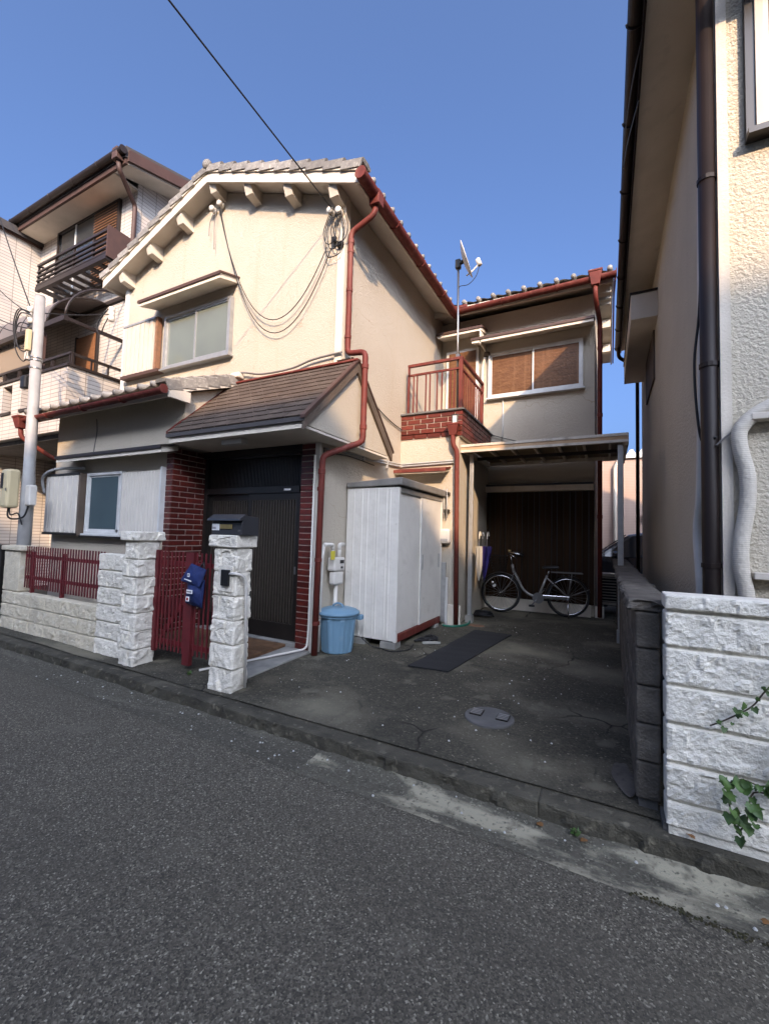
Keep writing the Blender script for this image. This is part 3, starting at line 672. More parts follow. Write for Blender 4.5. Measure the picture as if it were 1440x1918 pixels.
# porch floor with brown tiles
B('porch_base', 'dark_concrete', H, -4.94, -3.36, 3.36, 3.98, .05, .175)
tm = MB().box(-.098, .098, -.047, .047, 0, .018).mesh('floor_tile', 'porch_tile')
for i in range(8):
    for j in range(6): inst('floor_tile', tm, (-4.84+i*.201, 3.412+j*.099, .176), H)
tv = MB().box(-.009, .009, -.047, .047, 0, .07).mesh('floor_tile', 'porch_tile')
for j in range(6): inst('floor_tile', tv, (-3.350, 3.412+j*.099, .118), H)
tf = MB().box(-.098, .098, -.009, .009, 0, .07).mesh('floor_tile', 'porch_tile')
for i in range(8): inst('floor_tile', tf, (-4.84+i*.201, 3.350, .112), H)
MB().hexa([(-3.34, 2.95, .05), (-2.98, 2.95, .05), (-2.98, 3.96, .05), (-3.34, 3.96, .05), (-3.34, 2.95, .135), (-2.98, 2.95, .135), (-2.98, 3.96, .165), (-3.34, 3.96, .165)]).build('porch_slab', 'concrete', H, bev=.006)
# --- windows
def window(parent, x0, x1, z0, z1, y, pane_ma, mull=.5, fr=.035, fma='alu', dep=.07):
    f = MB().box(x0, x1, y-dep, y, z0, z0+fr).box(x0, x1, y-dep, y, z1-fr, z1).box(x0, x0+fr, y-dep, y, z0+fr, z1-fr).box(x1-fr, x1, y-dep, y, z0+fr, z1-fr)
    wobj = f.build('window', fma, parent)
    xm = x0+(x1-x0)*mull
    for a, b, yy in ((x0+fr, xm+.018, y-.025), (xm-.018, x1-fr, y-.050)):
        s = MB().box(a, a+.028, yy-.012, yy+.012, z0+fr, z1-fr).box(b-.028, b, yy-.012, yy+.012, z0+fr, z1-fr).box(a+.028, b-.028, yy-.012, yy+.012, z0+fr, z0+fr+.035).box(a+.028, b-.028, yy-.012, yy+.012, z1-fr-.028, z1-fr)
        s.build('sash', fma, wobj)
        B('pane', pane_ma, wobj, a+.026, b-.026, yy-.003, yy+.003, z0+fr+.033, z1-fr-.026)
    B('sill', fma, wobj, x0-.03, x1+.03, y-dep-.03, y, z0-.025, z0-.001)
    return wobj
def hood(parent, x0, x1, y, z, d, t=.07, edge='brown_trim', ma='stucco_trim', slope=.10, cheek=True):
    h = MB().prism([(y-d, z-slope), (y, z), (y, z+t), (y-d, z+t-slope)], 'x', x0, x1).build('window_hood', ma, parent)
    MB().prism([(y, z+t+.001), (y, z+t+.025), (y-d-.02, z+t+.022-slope), (y-d-.02, z+t-.022-slope), (y-d-.004, z+t-.022-slope), (y-d-.004, z+t-slope+.001)], 'x', x0-.02, x1+.02).build('hood_flashing', edge, h)
    return h
def ribbed(parent, name, x0, x1, z0, z1, y, ma, pitch, d=.012, t=.03):
    p = B(name, ma, parent, x0, x1, y, y+t, z0, z1)
    n = int((x1-x0)/pitch)
    me = MB().box(-pitch*.36, pitch*.36, -d, 0, 0, z1-z0-.02).mesh('rib', ma)
    for i in range(n): inst('rib', me, (x0+(i+.5)*(x1-x0)/n, y, z0+.01), p)
    return p
W2 = window(H, -6.36, -4.86, 4.06, 4.93, YF, 'frosted')
hood(H, -6.62, -4.79, YF, 5.13, .34)
sb = ribbed(H, 'shutter_box', -7.38, -6.56, 4.08, 4.93, YF-.10, 'shutter_panel', .105, t=.10)
B('top_rail', 'alu', sb, -7.40, -6.54, YF-.115, YF, 4.931, 4.965); B('bottom_rail', 'brown_trim', sb, -7.40, -6.40, YF-.12, YF, 4.03, 4.079)
B('post', 'rust', sb, -6.52, -6.47, YF-.11, YF-.03, 4.08, 4.95)
# front wing window with sliding shutters
W1 = window(H, -6.78, -5.93, 1.40, 2.28, 3.53, 'dark_frosted', mull=.97, fma='alu_pale', dep=.06)
sb1 = ribbed(H, 'shutter_box', -7.76, -6.86, 1.40, 2.26, 3.40, 'shutter_panel_cool', .115, t=.13)
B('top_rail', 'bronze_black', sb1, -7.78, -6.84, 3.385, 3.53, 2.261, 2.29); B('bottom_rail', 'bronze_black', sb1, -7.78, -6.84, 3.385, 3.53, 1.365, 1.399)
B('post', 'old_wood', sb1, -6.858, -6.81, 3.40, 3.52, 1.37, 2.28)
ribbed(H, 'shutter_panel', -5.925, -5.09, 1.40, 2.26, 3.48, 'shutter_panel_cool', .06, d=.006, t=.03)
B('frame_post', 'alu_pale', H, -5.088, -5.06, 3.46, 3.53, 1.39, 2.30); B('sill_rail', 'bronze_black', H, -6.81, -5.07, 3.42, 3.53, 1.345, 1.372)
hood(H, -7.28, -4.85, 3.53, 2.50, .24, slope=.06, edge='brown_metal')
T('cable', 'cable_grey', H, smooth_pts([(-6.73, 3.524, 3.10), (-6.70, 3.522, 2.9), (-6.74, 3.522, 2.7), (-6.76, 3.522, 2.57)]), .006, 6)
T('conduit', 'grey_pvc', H, smooth_pts([(-6.85, 3.46, 2.36), (-7.3, 3.40, 2.37), (-7.62, 3.36, 2.33), (-7.80, 3.36, 2.22), (-7.80, 3.40, 2.0)]), .022)
# --- balcony
bal = thing('balcony', None, None, (-2.4, 7, 3.0)); bal.parent = H; bal.location = Vector((-2.4, 7, 3.0))-WLOC[H.name]
B('slab', 'stucco_trim', bal, -2.949, -1.945, 6.115, 7.899, 3.052, 3.12)
B('parapet', 'mortar', bal, -2.949, -1.94, 6.115, 6.20, 3.02, 3.42); B('parapet', 'mortar', bal, -2.03, -1.94, 6.201, 7.899, 3.02, 3.42)
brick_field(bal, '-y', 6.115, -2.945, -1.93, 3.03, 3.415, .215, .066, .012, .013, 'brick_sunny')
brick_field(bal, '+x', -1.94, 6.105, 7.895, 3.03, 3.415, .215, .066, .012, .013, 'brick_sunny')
B('coping', 'dark_concrete', bal, -2.949, -1.90, 6.07, 6.22, 3.42, 3.45, bev=.004); B('coping', 'dark_concrete', bal, -2.05, -1.90, 6.221, 7.898, 3.42, 3.45, bev=.004)
rl = thing('railing', None, None, (-2.1, 6.2, 3.45)); rl.parent = bal; rl.location = Vector((-2.1, 6.2, 3.45))-WLOC[bal.name]
RG = 'red_gutter'
B('top_rail', RG, rl, -2.86, -2.0, 6.12, 6.17, 4.22, 4.26); B('mid_rail', RG, rl, -2.86, -2.0, 6.13, 6.16, 4.07, 4.10)
B('top_rail', RG, rl, -2.0, -1.95, 6.12, 7.40, 4.22, 4.26); B('mid_rail', RG, rl, -1.99, -1.96, 6.171, 7.40, 4.07, 4.10)
B('post', RG, rl, -2.0, -1.95, 6.12, 6.17, 3.45, 4.219); B('post', RG, rl, -1.995, -1.955, 7.36, 7.40, 3.45, 4.219); B('post', RG, rl, -2.86, -2.83, 6.13, 6.16, 3.45, 4.219)
bm_ = MB().box(-.009, .009, -.009, .009, 0, .62).mesh('baluster', RG)
for x in (-2.76, -2.70, -2.55, -2.48, -2.36, -2.28, -2.14, -2.08): inst('baluster', bm_, (x, 6.145, 3.45), rl)
bm2 = MB().box(-.008, .008, -.010, .010, 0, .62).mesh('baluster', RG)
for i in range(9): inst('baluster', bm2, (-1.975, 6.29+i*.12, 3.45), rl)
B('lamp_plate', 'mailbox_grey', bal, -2.09, -1.995, 6.085, 6.101, 3.20, 3.36, bev=.004)
B('lamp_glass', 'alu_pale', bal, -2.075, -2.01, 6.078, 6.0845, 3.225, 3.335)
hb = hopper(H, (-2.045, 6.03, 3.17), .085, .055, .15)
T('downpipe', RG, hb, elbow_pts([(-2.045, 6.03, 3.02), (-2.045, 6.03, 2.88), (-1.985, 6.05, 2.78), (-1.955, 6.055, .23)], .05), .036, 10)
# --- rear wing openings
window(H, -1.99, -.37, 4.12, 4.98, 7.9, 'brown_glass', fma='alu_pale')
hood(H, -2.22, -.20, 7.9, 5.20, .40, edge='brown_trim', slope=.12)
hood(H, -2.90, -2.05, 7.9, 5.40, .40, edge='brown_trim', slope=.10)
B('hood_cheek', 'stucco_trim', H, -2.075, -2.052, 7.5, 7.9, 5.06, 5.30)
bd = B('balcony_door', 'alu_pale', H, -2.82, -2.18, 7.84, 7.9, 3.3, 5.15); B('pane', 'brown_glass', bd, -2.77, -2.23, 7.83, 7.839, 3.4, 5.10)
MB().lathe([(.07, -.03), (.05, .03), (.02, .04)], (-2.02, 7.84, 4.98), 14).build('vent_cap', 'old_wood', H, smooth=True)
T('conduit', 'duct_tape', H, smooth_pts([(-2.06, 7.85, 4.92), (-2.10, 7.84, 4.7), (-2.10, 7.84, 4.2), (-2.12, 7.82, 3.6)]), .03)
T('conduit', 'wrap_white', H, [(-1.72, 7.885, 4.08), (-1.72, 7.885, 3.0)], .012)
T('cable', 'cable', H, curve_pts((-1.9, 7.86, 3.42), (-1.2, 7.86, 3.22), .02), .008)
# --- carport wall: dark vertical boards in the recess
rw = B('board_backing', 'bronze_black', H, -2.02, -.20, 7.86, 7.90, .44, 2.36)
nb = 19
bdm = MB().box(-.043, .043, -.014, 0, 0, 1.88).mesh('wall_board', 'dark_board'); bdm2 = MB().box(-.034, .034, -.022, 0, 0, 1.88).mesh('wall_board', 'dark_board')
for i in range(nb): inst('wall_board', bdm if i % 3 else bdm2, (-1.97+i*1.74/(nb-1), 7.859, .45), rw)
B('plinth', 'stucco_trim', H, -2.02, -.24, 7.80, 7.90, .1, .439, bev=.01)
B('plinth_end', 'stucco_trim', H, -.18, -.05, 7.84, 7.95, .1, .42)
B('header_beam', 'carport_frame', H, -2.03, -.20, 7.74, 7.86, 2.34, 2.44, bev=.006); B('header_lip', 'bronze_black', H, -2.03, -.20, 7.75, 7.86, 2.442, 2.475)
# small hood, electric box and fittings on the bump-out wall
hood(H, -2.94, -2.12, 6.12, 2.50, .22, t=.04, edge='red_gutter', slope=.05)
eb = B('electric_box', 'white_plastic', H, -2.22, -2.06, 6.0, 6.118, 1.40, 1.62, bev=.03); B('window_strip', 'grey_pvc', eb, -2.20, -2.09, 5.995, 5.9995, 1.43, 1.47)
cb = thing('cable_bracket', None, None, (-2.1, 6.05, 2)); cb.parent = H; cb.location = Vector((-2.1, 6.05, 2))-WLOC[H.name]
for dx in (-.05, .0): T('rod', 'grey_pvc', cb, [(-2.13+dx, 6.06, 1.78), (-2.13+dx, 6.06, 2.22)], .012)
for z in (1.86, 2.12): B('clip', 'bronze_black', cb, -2.20, -2.10, 6.05, 6.118, z, z+.05)
B('panel_board', 'alu', H, -2.185, -2.12, 6.02, 6.05, .25, 1.12); B('panel_board', 'alu_pale', H, -2.119, -2.09, 6.03, 6.06, .22, .9)
B('plinth_block', 'stucco_trim', H, -2.19, -1.90, 6.07, 6.119, .1, .50, bev=.01)
for i, dz in enumerate((0, .035)):
    T('conduit', 'grey_pvc', H, elbow_pts([(-2.925, 4.05, 2.46+dz), (-2.925, 6.09, 2.60+dz), (-2.05, 6.09, 2.62+dz)], .05), .011)
for y, x in ((4.9, -2.93), (5.6, -2.93)): B('clip', 'grey_pvc', H, x-.01, x+.02, y, y+.03, 2.50, 2.62)
T('cable', 'cable', H, curve_pts((-2.93, 5.2, 3.35), (-2.93, 6.1, 3.2), .03), .008)
T('cable', 'cable', H, smooth_pts([(-2.93, 4.02, 2.5), (-2.92, 3.99, 2.3), (-2.92, 4.05, 2.42), (-2.92, 4.5, 2.49), (-2.92, 5.2, 2.48)]), .008)
# cables and insulators on the gable
def insul(p): return MB().lathe([(.02, -.05), (.042, -.045), (.045, -.01), (.03, 0), (.042, .012), (.04, .045), (.015, .05)], p, 12, 'y').build('insulator', 'white_plastic', H, smooth=True)
ia, ib, ic, id_ = (-5.34, 4.25, 6.40), (-5.18, 4.25, 6.43), (-3.12, 4.24, 5.60), (-2.99, 4.24, 5.56)
for p in (ia, ib, ic, id_): insul(p)
B('junction', 'black_plastic', H, -3.12, -3.05, 4.26, 4.30, 5.20, 5.28, bev=.008); B('junction', 'black_plastic', H, -3.02, -2.94, 4.25, 4.30, 5.11, 5.18, bev=.008)
T('cable', 'cable', H, curve_pts((-5.20, 4.24, 6.38), (-3.17, 4.25, 5.15), 1.32, 26), .0065, 6)
T('cable', 'cable', H, curve_pts((-5.18, 4.24, 6.38), (-3.10, 4.25, 5.12), 1.50, 26), .0065, 6)
T('cable', 'cable_grey', H, smooth_pts([(-5.25, 4.24, 6.37), (-5.28, 4.24, 6.1), (-5.27, 4.25, 5.75)]), .006, 6)
T('cable', 'cable_grey', H, smooth_pts([(-5.28, 4.24, 6.38), (-5.38, 4.24, 6.2), (-5.40, 4.25, 6.0)]), .006, 6)
for (a, b, dep_) in ((-3.20, -3.06, .34), (-3.14, -3.0, .42), (-3.08, -2.93, .40), (-3.17, -2.95, .52), (-3.04, -2.88, .36)):
    T('cable_loop', 'cable', H, smooth_pts([(a+.05, 4.24, 5.56), (a-.02, 4.235, 5.36), (a+.01, 4.24, 5.56-dep_), ((a+b)/2, 4.25, 5.52-dep_), (b, 4.24, 5.56-dep_), (b+.03, 4.235, 5.34), (b-.04, 4.24, 5.54)]), .006, 6)
T('cable', 'cable_grey', H, smooth_pts([(-2.90, 4.27, 3.74), (-3.35, 4.27, 3.72), (-3.7, 4.27, 3.66), (-4.2, 4.26, 3.66), (-4.6, 4.26, 3.74), (-5.0, 4.27, 3.72), (-5.5, 4.27, 3.70)]), .014)
for i, (x0, x1) in enumerate(((-7.62, -7.50),)):
    B('corner_post', 'alu_pale', H, -7.56, -7.452, 4.30, 4.40, 3.0, 5.7)
insl = (-7.62, 4.05, 5.20)
for dz in (0, .08, .16): MB().lathe([(.02, -.06), (.05, -.04), (.05, .03), (.02, .05)], (-7.62, 4.12, 5.12+dz), 10).build('insulator', 'white_plastic', H, smooth=True)
T('cable_loop', 'cable', H, smooth_pts([(-7.62, 4.1, 5.2), (-7.70, 4.05, 4.98), (-7.78, 4.05, 4.85), (-7.90, 4.05, 4.92), (-7.86, 4.05, 5.1), (-7.66, 4.08, 5.28)]), .009, 6)
# white drain pipe beside the red one
T('thin_pipe', 'white_plastic', H, elbow_pts([(-2.985, 3.925, 2.4), (-2.985, 3.92, .42), (-2.985, 3.90, .20), (-3.35, 3.2, .155), (-3.5, 2.9, .14)], .06), .012)

# ------------------------------------------------------------------ gas meter on the side wall
gm_ = thing('gas_meter', 'white gas meter with pipes on the stucco side wall', 'gas meter', (-2.9, 4.22, .7))
B('body', 'white_plastic', gm_, -2.90, -2.79, 4.12, 4.34, 1.06, 1.22, bev=.02)
B('lower_case', 'white_plastic', gm_, -2.89, -2.80, 4.14, 4.33, .90, 1.059, bev=.025)
B('dial', 'black_plastic', gm_, -2.788, -2.784, 4.22, 4.30, 1.15, 1.19); B('dial', 'black_plastic', gm_, -2.788, -2.784, 4.24, 4.28, 1.09, 1.115)
for y in (4.15, 4.29): T('inlet_pipe', 'white_plastic', gm_, [(-2.85, y, 1.21), (-2.85, y, 1.33)], .022); T('elbow', 'white_plastic', gm_, elbow_pts([(-2.85, y, 1.31), (-2.85, y, 1.37), (-2.85, y+(-.16 if y < 4.2 else .10), 1.37)], .03), .024)
T('supply_pipe', 'white_plastic', gm_, elbow_pts([(-2.87, 4.0, 1.37), (-2.88, 3.99, 1.2), (-2.90, 4.0, .16)], .02), .018)
T('drop_pipe', 'white_plastic', gm_, [(-2.85, 4.24, .90), (-2.86, 4.24, .15)], .024)
B('tag', 'yellow_tag', gm_, -2.80, -2.795, 4.04, 4.12, 1.20, 1.30)

# ------------------------------------------------------------------ storage shed
shed = thing('storage_shed', 'white steel storage shed with sliding doors beside the house', 'shed', (-2.55, 5.3, .2))
sx0, sx1, sy0, sy1, sz0, sz1 = -2.925, -2.20, 4.55, 6.05, .25, 2.08
B('body', 'shed_white', shed, sx0, sx1-.03, sy0+.012, sy1, sz0+.02, sz1)
fp = B('front_panel', 'shed_white', shed, sx0, sx1, sy0, sy0+.011, sz0, sz1)
for x, wd in ((sx0+.10, .012), (sx0+.20, .03), (sx0+.28, .03), (sx0+.40, .012), (sx0+.44, .012), (sx0+.56, .012), (sx0+.60, .02)): B('rib', 'shed_white', fp, x, x+wd, sy0-.010, sy0-.0005, sz0+.01, sz1-.01, bev=.004)
B('corner_post', 'shed_white', shed, sx1-.03, sx1+.006, sy0-.006, sy0+.04, sz0-.01, sz1, bev=.004)
B('corner_post', 'shed_white', shed, sx1-.03, sx1+.006, sy1-.03, sy1+.005, sz0-.01, sz1, bev=.004)
d1 = B('door', 'shed_white', shed, sx1-.028, sx1-.018, sy0+.04, sy0+.75, sz0+.08, sz1-.06); d2 = B('door', 'shed_white', shed, sx1-.014, sx1-.002, sy0+.70, sy1-.03, sz0+.08, sz1-.06)
B('door_stile', 'alu_pale', d2, sx1-.001, sx1+.004, sy0+.70, sy0+.725, sz0+.08, sz1-.06); B('handle', 'alu', d2, sx1-.001, sx1+.006, sy0+.76, sy0+.785, 1.05, 1.25); B('handle', 'alu', d2, sx1-.001, sx1+.006, sy1-.12, sy1-.095, 1.05, 1.25)
B('base_rail', 'red_gutter', shed, sx1-.03, sx1+.012, sy0+.04, sy1-.031, sz0-.01, sz0+.075, bev=.004)
B('top_rail', 'shed_grey', shed, sx1-.03, sx1+.008, sy0+.04, sy1-.031, sz1-.06, sz1)
MB().hexa([(sx0-.0, sy0-.03, 2.085), (sx1+.05, sy0-.03, 2.10), (sx1+.05, sy1+.05, 2.10), (sx0-.0, sy1+.05, 2.085), (sx0, sy0-.03, 2.15), (sx1+.05, sy0-.03, 2.195), (sx1+.05, sy1+.05, 2.195), (sx0, sy1+.05, 2.15)]).build('roof', 'shed_grey', shed, bev=.012)
blk = ['grey concrete block under the front corner of the white shed', 'grey concrete block under the rear corner of the white shed', 'grey concrete block under the wall side of the white shed']
for (x, y), lb in zip(((-2.30, 4.62), (-2.28, 5.88), (-2.72, 4.64)), blk):
    rough_block('concrete_block', 'concrete', None, x-.10, x+.10, y-.08, y+.08, gz(y)-.01, sz0-.012, amp=.004, step=.04, seed=x, rad=.008, faces='-y+x', label=lb, cat='block', group='blocks under the shed')
tag(T('cord', 'cable', None, smooth_pts([(-2.55, 4.35, .30), (-2.45, 4.42, .2), (-2.35, 4.48, gz(4.48)+.012), (-2.2, 4.44, gz(4.44)+.012), (-2.05, 4.6, gz(4.6)+.012), (-2.1, 4.85, gz(4.85)+.012)]), .006, 6), 'thin dark cord lying on the concrete by the shed corner', 'cord')
rope = [(-2.05+.09*math.cos(i*.9)+.02*i/8, 5.0+.11*math.sin(i*1.1)+i*.012, gz(5.0)+.02+.006*(i % 3)) for i in range(26)]
tag(T('rope_coil', 'cable', None, smooth_pts(rope, 4), .012, 6), 'tangled black rope on the concrete in front of the shed doors', 'rope')
tag(patch('rag', 'clear_vinyl', blob(-1.93, 4.98, .13, .03, 12, rot=.6, wob=.6), gz(5.0)+.03, None, .02), 'crumpled pale plastic scrap beside the black rope', 'scrap')

# ------------------------------------------------------------------ trash bin
bx, by = -2.775, 4.20; bz = gz(4.2)-.005
bin_ = thing('trash_bin', 'light blue plastic trash bin with lid beside the shed', 'trash bin', (bx, by, bz))
def bin_body():
    mb = MB(); n = 48; prof = [(.165, 0), (.172, .012), (.205, .37), (.207, .40), (.232, .402), (.232, .43), (.222, .432)]
    for r, z in prof:
        for j in range(n):
            rib = .011 if (j//2) % 3 == 0 and .01 < z < .38 else 0
            t = 2*math.pi*j/n; mb.v.append((bx+(r+rib)*math.cos(t), by+(r+rib)*math.sin(t), bz+z))
    for i in range(len(prof)-1):
        for j in range(n): mb.f.append((i*n+j, i*n+(j+1) % n, (i+1)*n+(j+1) % n, (i+1)*n+j))
    mb.f.append(tuple(range(n))[::-1]); mb.f.append(tuple((len(prof)-1)*n+j for j in range(n)))
    return mb.build('body', 'blue_plastic', bin_)
bin_body()
lid = MB().lathe([(.245, .425), (.250, .44), (.245, .458), (.225, .462), (.215, .478), (.14, .500), (.05, .506), (.0, .506)], (bx, by, bz), 40).build('lid', 'blue_plastic', bin_, smooth=True)
T('lid_handle', 'blue_plastic', lid, smooth_pts([(bx-.06, by-.02, bz+.50), (bx-.05, by-.02, bz+.53), (bx, by-.01, bz+.545), (bx+.05, by, bz+.53), (bx+.06, by, bz+.50)], 4), .012)
for t in (-2.5, .55): B('side_handle', 'blue_plastic', bin_, bx+.24*math.cos(t)-.05, bx+.24*math.cos(t)+.05, by+.24*math.sin(t)-.04, by+.24*math.sin(t)+.04, bz+.36, bz+.42, bev=.015)

# ------------------------------------------------------------------ mat, hose
mt = MB(); A_, B_, C_, D_ = (-1.64, 5.94), (-1.14, 5.95), (-1.40, 4.12), (-1.82, 4.08)
ys = 12
for i in range(ys+1):
    t = i/ys
    for q in (Vector(D_).lerp(Vector(A_), t), Vector(C_).lerp(Vector(B_), t)):
        zz = gz(q.y)+.016+.004*math.sin(i*1.7+q.x*3)
        mt.v.append((q.x, q.y, zz)); mt.v.append((q.x, q.y, zz-.014))
for i in range(ys):
    a = i*4; b = a+4
    mt.f += [(a, a+2, b+2, b), (a+1, b+1, b+3, a+3), (a, b, b+1, a+1), (a+2, a+3, b+3, b+2)]
mt.f += [(0, 1, 3, 2), (ys*4, ys*4+2, ys*4+3, ys*4+1)]
mt.build('floor_mat', 'rubber', label='long black rubber mat lying on the driveway', cat='mat')
tag(T('garden_hose', 'green_hose', None, smooth_pts([(-2.12, 5.95, gz(6)+.015), (-1.95, 5.98, gz(6)+.015), (-1.83, 6.2, gz(6.2)+.015), (-1.86, 6.45, gz(6.4)+.03), (-1.875, 6.56, .32)]), .016), 'green garden hose curving across the ground by the downpipe', 'hose')
hs_ = [(-1.78+.16*math.cos(i*.8)*(1-i*.01), 6.95+.13*math.sin(i*.8), gz(6.95)+.02+.003*i) for i in range(24)]
tag(T('coiled_cable', 'cable', None, smooth_pts(hs_, 4), .013, 6), 'coil of black cable on the ground near the front bicycle wheel', 'cable')

# ------------------------------------------------------------------ carport
cp = thing('carport', 'aluminium lean-to carport with translucent roof over the bicycle', 'carport', (-.9, 7.1, .2))
fy = 6.20
fb = B('front_beam', 'carport_frame', cp, -1.985, .24, fy, fy+.05, 2.785, 2.82); B('front_fascia', 'carport_tan', fb, -1.985, .24, fy+.012, fy+.05, 2.821, 2.868); B('front_lip', 'carport_frame', fb, -1.985, .24, fy, fy+.06, 2.869, 2.905)
B('end_beam', 'carport_frame', cp, .19, .245, fy+.062, 7.84, 2.766, 2.91); B('end_beam', 'carport_frame', cp, -1.975, -1.93, fy+.062, 7.84, 2.80, 2.91)
B('back_beam', 'carport_frame', cp, -1.93, .19, 7.80, 7.84, 2.83, 2.91)
for i in range(6): x = -1.62+i*.33; B('rafter', 'carport_frame', cp, x-.015, x+.015, fy+.062, 7.80, 2.84, 2.885)
B('purlin', 'brown_metal', cp, -1.93, .19, 6.95, 6.99, 2.79, 2.838)
for i in range(7): x = -1.925+i*.303; B('roof_panel', 'poly_panel', cp, x, x+.298, fy+.062, 7.84, 2.887, 2.895)
B('post', 'alu', cp, .118, .185, 6.27, 6.33, gz(6.3)-.03, 2.765, bev=.006); B('post', 'alu', cp, -1.90, -1.84, 6.42, 6.47, .30, 2.799, bev=.006)
B('post_base', 'concrete', cp, -1.925, -1.815, 6.39, 6.50, gz(6.5)-.03, .315, bev=.008); B('post_foot', 'alu', cp, .105, .198, 6.255, 6.345, gz(6.3)-.02, gz(6.3)+.16, bev=.004)
T('gutter_elbow', 'grey_pvc', cp, elbow_pts([(.21, 6.40, 2.79), (.21, 6.42, 2.72), (.168, 6.42, 2.58), (.168, 6.42, .25)], .05), .022)

# ------------------------------------------------------------------ bicycle (local frame: x to the rear wheel)
bike = thing('bicycle', 'silver city bicycle with front basket parked in the carport', 'bicycle', (0, 0, 0))
def bw(cx, parent_name='wheel'):
    tyre = MB().torus((cx, 0, .33), .312, .018, n=40).build('wheel', 'rubber', bike, smooth=True)
    MB().torus((cx, 0, .33), .288, .010, n=40, k=6).build('rim', 'chrome', tyre, smooth=True)
    hub = MB().tube([(cx, -.05, .33), (cx, .05, .33)], .025, 10).build('hub', 'chrome', tyre, smooth=True)
    sp = MB()
    for i in range(28):
        t = 2*math.pi*i/28; t2 = t+(.5 if i % 2 else -.5); y = .03 if i % 4 < 2 else -.03
        sp.tube([(cx+.024*math.cos(t2), y, .33+.024*math.sin(t2)), (cx+.282*math.cos(t), 0, .33+.282*math.sin(t))], .0016, 4)
    sp.build('spokes', 'steel', tyre, kind='stuff')
    return tyre
bw(0); bw(1.06)
T('main_tube', 'alu', bike, smooth_pts([(.20, 0, .72), (.27, 0, .60), (.36, 0, .42), (.47, 0, .33), (.60, 0, .30)]), .021)
T('seat_tube', 'alu', bike, [(.60, 0, .29), (.74, 0, .66)], .018); T('seat_post', 'chrome', bike, [(.74, 0, .66), (.775, 0, .76)], .013)
T('head_tube', 'alu', bike, [(.185, 0, .82), (.215, 0, .68)], .023)
for s in (-.045, .045):
    T('fork', 'chrome', bike, smooth_pts([(.213, s*.6, .69), (.16, s, .52), (.08, s, .40), (0, s, .33)]), .011)
    T('chain_stay', 'alu', bike, [(.60, s*.6, .30), (1.06, s, .33)], .011); T('seat_stay', 'alu', bike, [(.73, s*.5, .63), (1.06, s, .33)], .009)
    T('rack_stay', 'steel', bike, [(1.06, s*1.2, .33), (1.12, s*1.2, .71)], .005)
    T('fender_stay', 'steel', bike, [(1.06, s, .33), (1.38, s*.6, .47)], .004)
T('stem', 'chrome', bike, [(.185, 0, .82), (.155, 0, .98)], .012)
hb_ = T('handlebar', 'chrome', bike, smooth_pts([(.36, -.27, .99), (.22, -.27, 1.02), (.13, -.18, 1.02), (.145, 0, .985), (.13, .18, 1.02), (.22, .27, 1.02), (.36, .27, .99)]), .011)
for s in (-.27, .27): T('grip', 'black_plastic', hb_, [(.25, s, 1.012), (.37, s, .988)], .017)
T('bell', 'brass', hb_, [(.14, -.1, 1.03), (.14, -.1, 1.07)], .025, 10)
T('brake_lever', 'chrome', hb_, [(.16, -.24, 1.0), (.26, -.25, .93)], .007)
MB().hexa([(.66, -.055, .77), (.92, -.10, .78), (.92, .10, .78), (.66, .055, .77), (.66, -.035, .815), (.92, -.095, .835), (.92, .095, .835), (.66, .035, .815)]).build('saddle', 'black_plastic', bike, bev=.025)
bk = MB()
bt, bb = [(-.20, -.17), (.10, -.17), (.10, .17), (-.20, .17)], [(-.13, -.12), (.08, -.12), (.08, .12), (-.13, .12)]
for lev in range(7):
    f = lev/6; ring = [(bb[i][0]*(1-f)+bt[i][0]*f, bb[i][1]*(1-f)+bt[i][1]*f, .70+.26*f) for i in range(4)]
    bk.tube(ring+[ring[0]], .003 if lev < 6 else .006, 5)
for i in range(4):
    for q in range(7):
        t = q/7; a, b = bb[i], bb[(i+1) % 4]; c, d = bt[i], bt[(i+1) % 4]
        bk.tube([(a[0]+(b[0]-a[0])*t, a[1]+(b[1]-a[1])*t, .70), (c[0]+(d[0]-c[0])*t, c[1]+(d[1]-c[1])*t, .96)], .0022, 4)
bk.build('basket', 'bronze_black', bike)
def fender(cx, a0, a1, name):
    mb = MB(); n = 20; pr_ = [(-.028, .0), (-.015, .010), (.015, .010), (.028, .0)]
    for i in range(n+1):
        t = R(a0+(a1-a0)*i/n)
        for y, h in pr_: rr_ = .345+h; mb.v.append((cx+rr_*math.cos(t), y, .33+rr_*math.sin(t)))
    for i in range(n):
        for j in range(3): mb.f.append((i*4+j, i*4+j+1, (i+1)*4+j+1, (i+1)*4+j))
    return mb.build(name, 'chrome' if cx > .5 else 'steel', bike, smooth=True)
fender(1.06, 15, 175, 'rear_fender'); fender(0, 20, 175, 'front_fender')
cg = MB().box(.56, 1.08, -.075, -.06, .285, .345); cg.build('chain_guard', 'chrome', bike, bev=.006)
MB().lathe([(.0, -.085), (.085, -.085), (.09, -.078), (.0, -.078)], (.60, 0, .29), 20, 'y').build('chainring', 'steel', bike)
T('crank', 'steel', bike, [(.60, -.10, .29), (.50, -.10, .17)], .010); T('crank', 'steel', bike, [(.60, .10, .29), (.70, .10, .41)], .010)
B('pedal', 'black_plastic', bike, .455, .545, -.19, -.11, .155, .18, bev=.004); B('pedal', 'black_plastic', bike, .655, .745, .11, .19, .40, .425, bev=.004)
rk = MB().box(.80, 1.28, -.07, -.055, .715, .73).box(.80, 1.28, .055, .07, .715, .73)
for i in range(6): rk.box(.82+i*.085, .832+i*.085, -.055, .055, .716, .728)
rk.build('rear_rack', 'steel', bike)
T('kickstand', 'chrome', bike, [(1.06, -.06, .33), (1.05, -.14, .17), (1.06, -.17, .005)], .010)
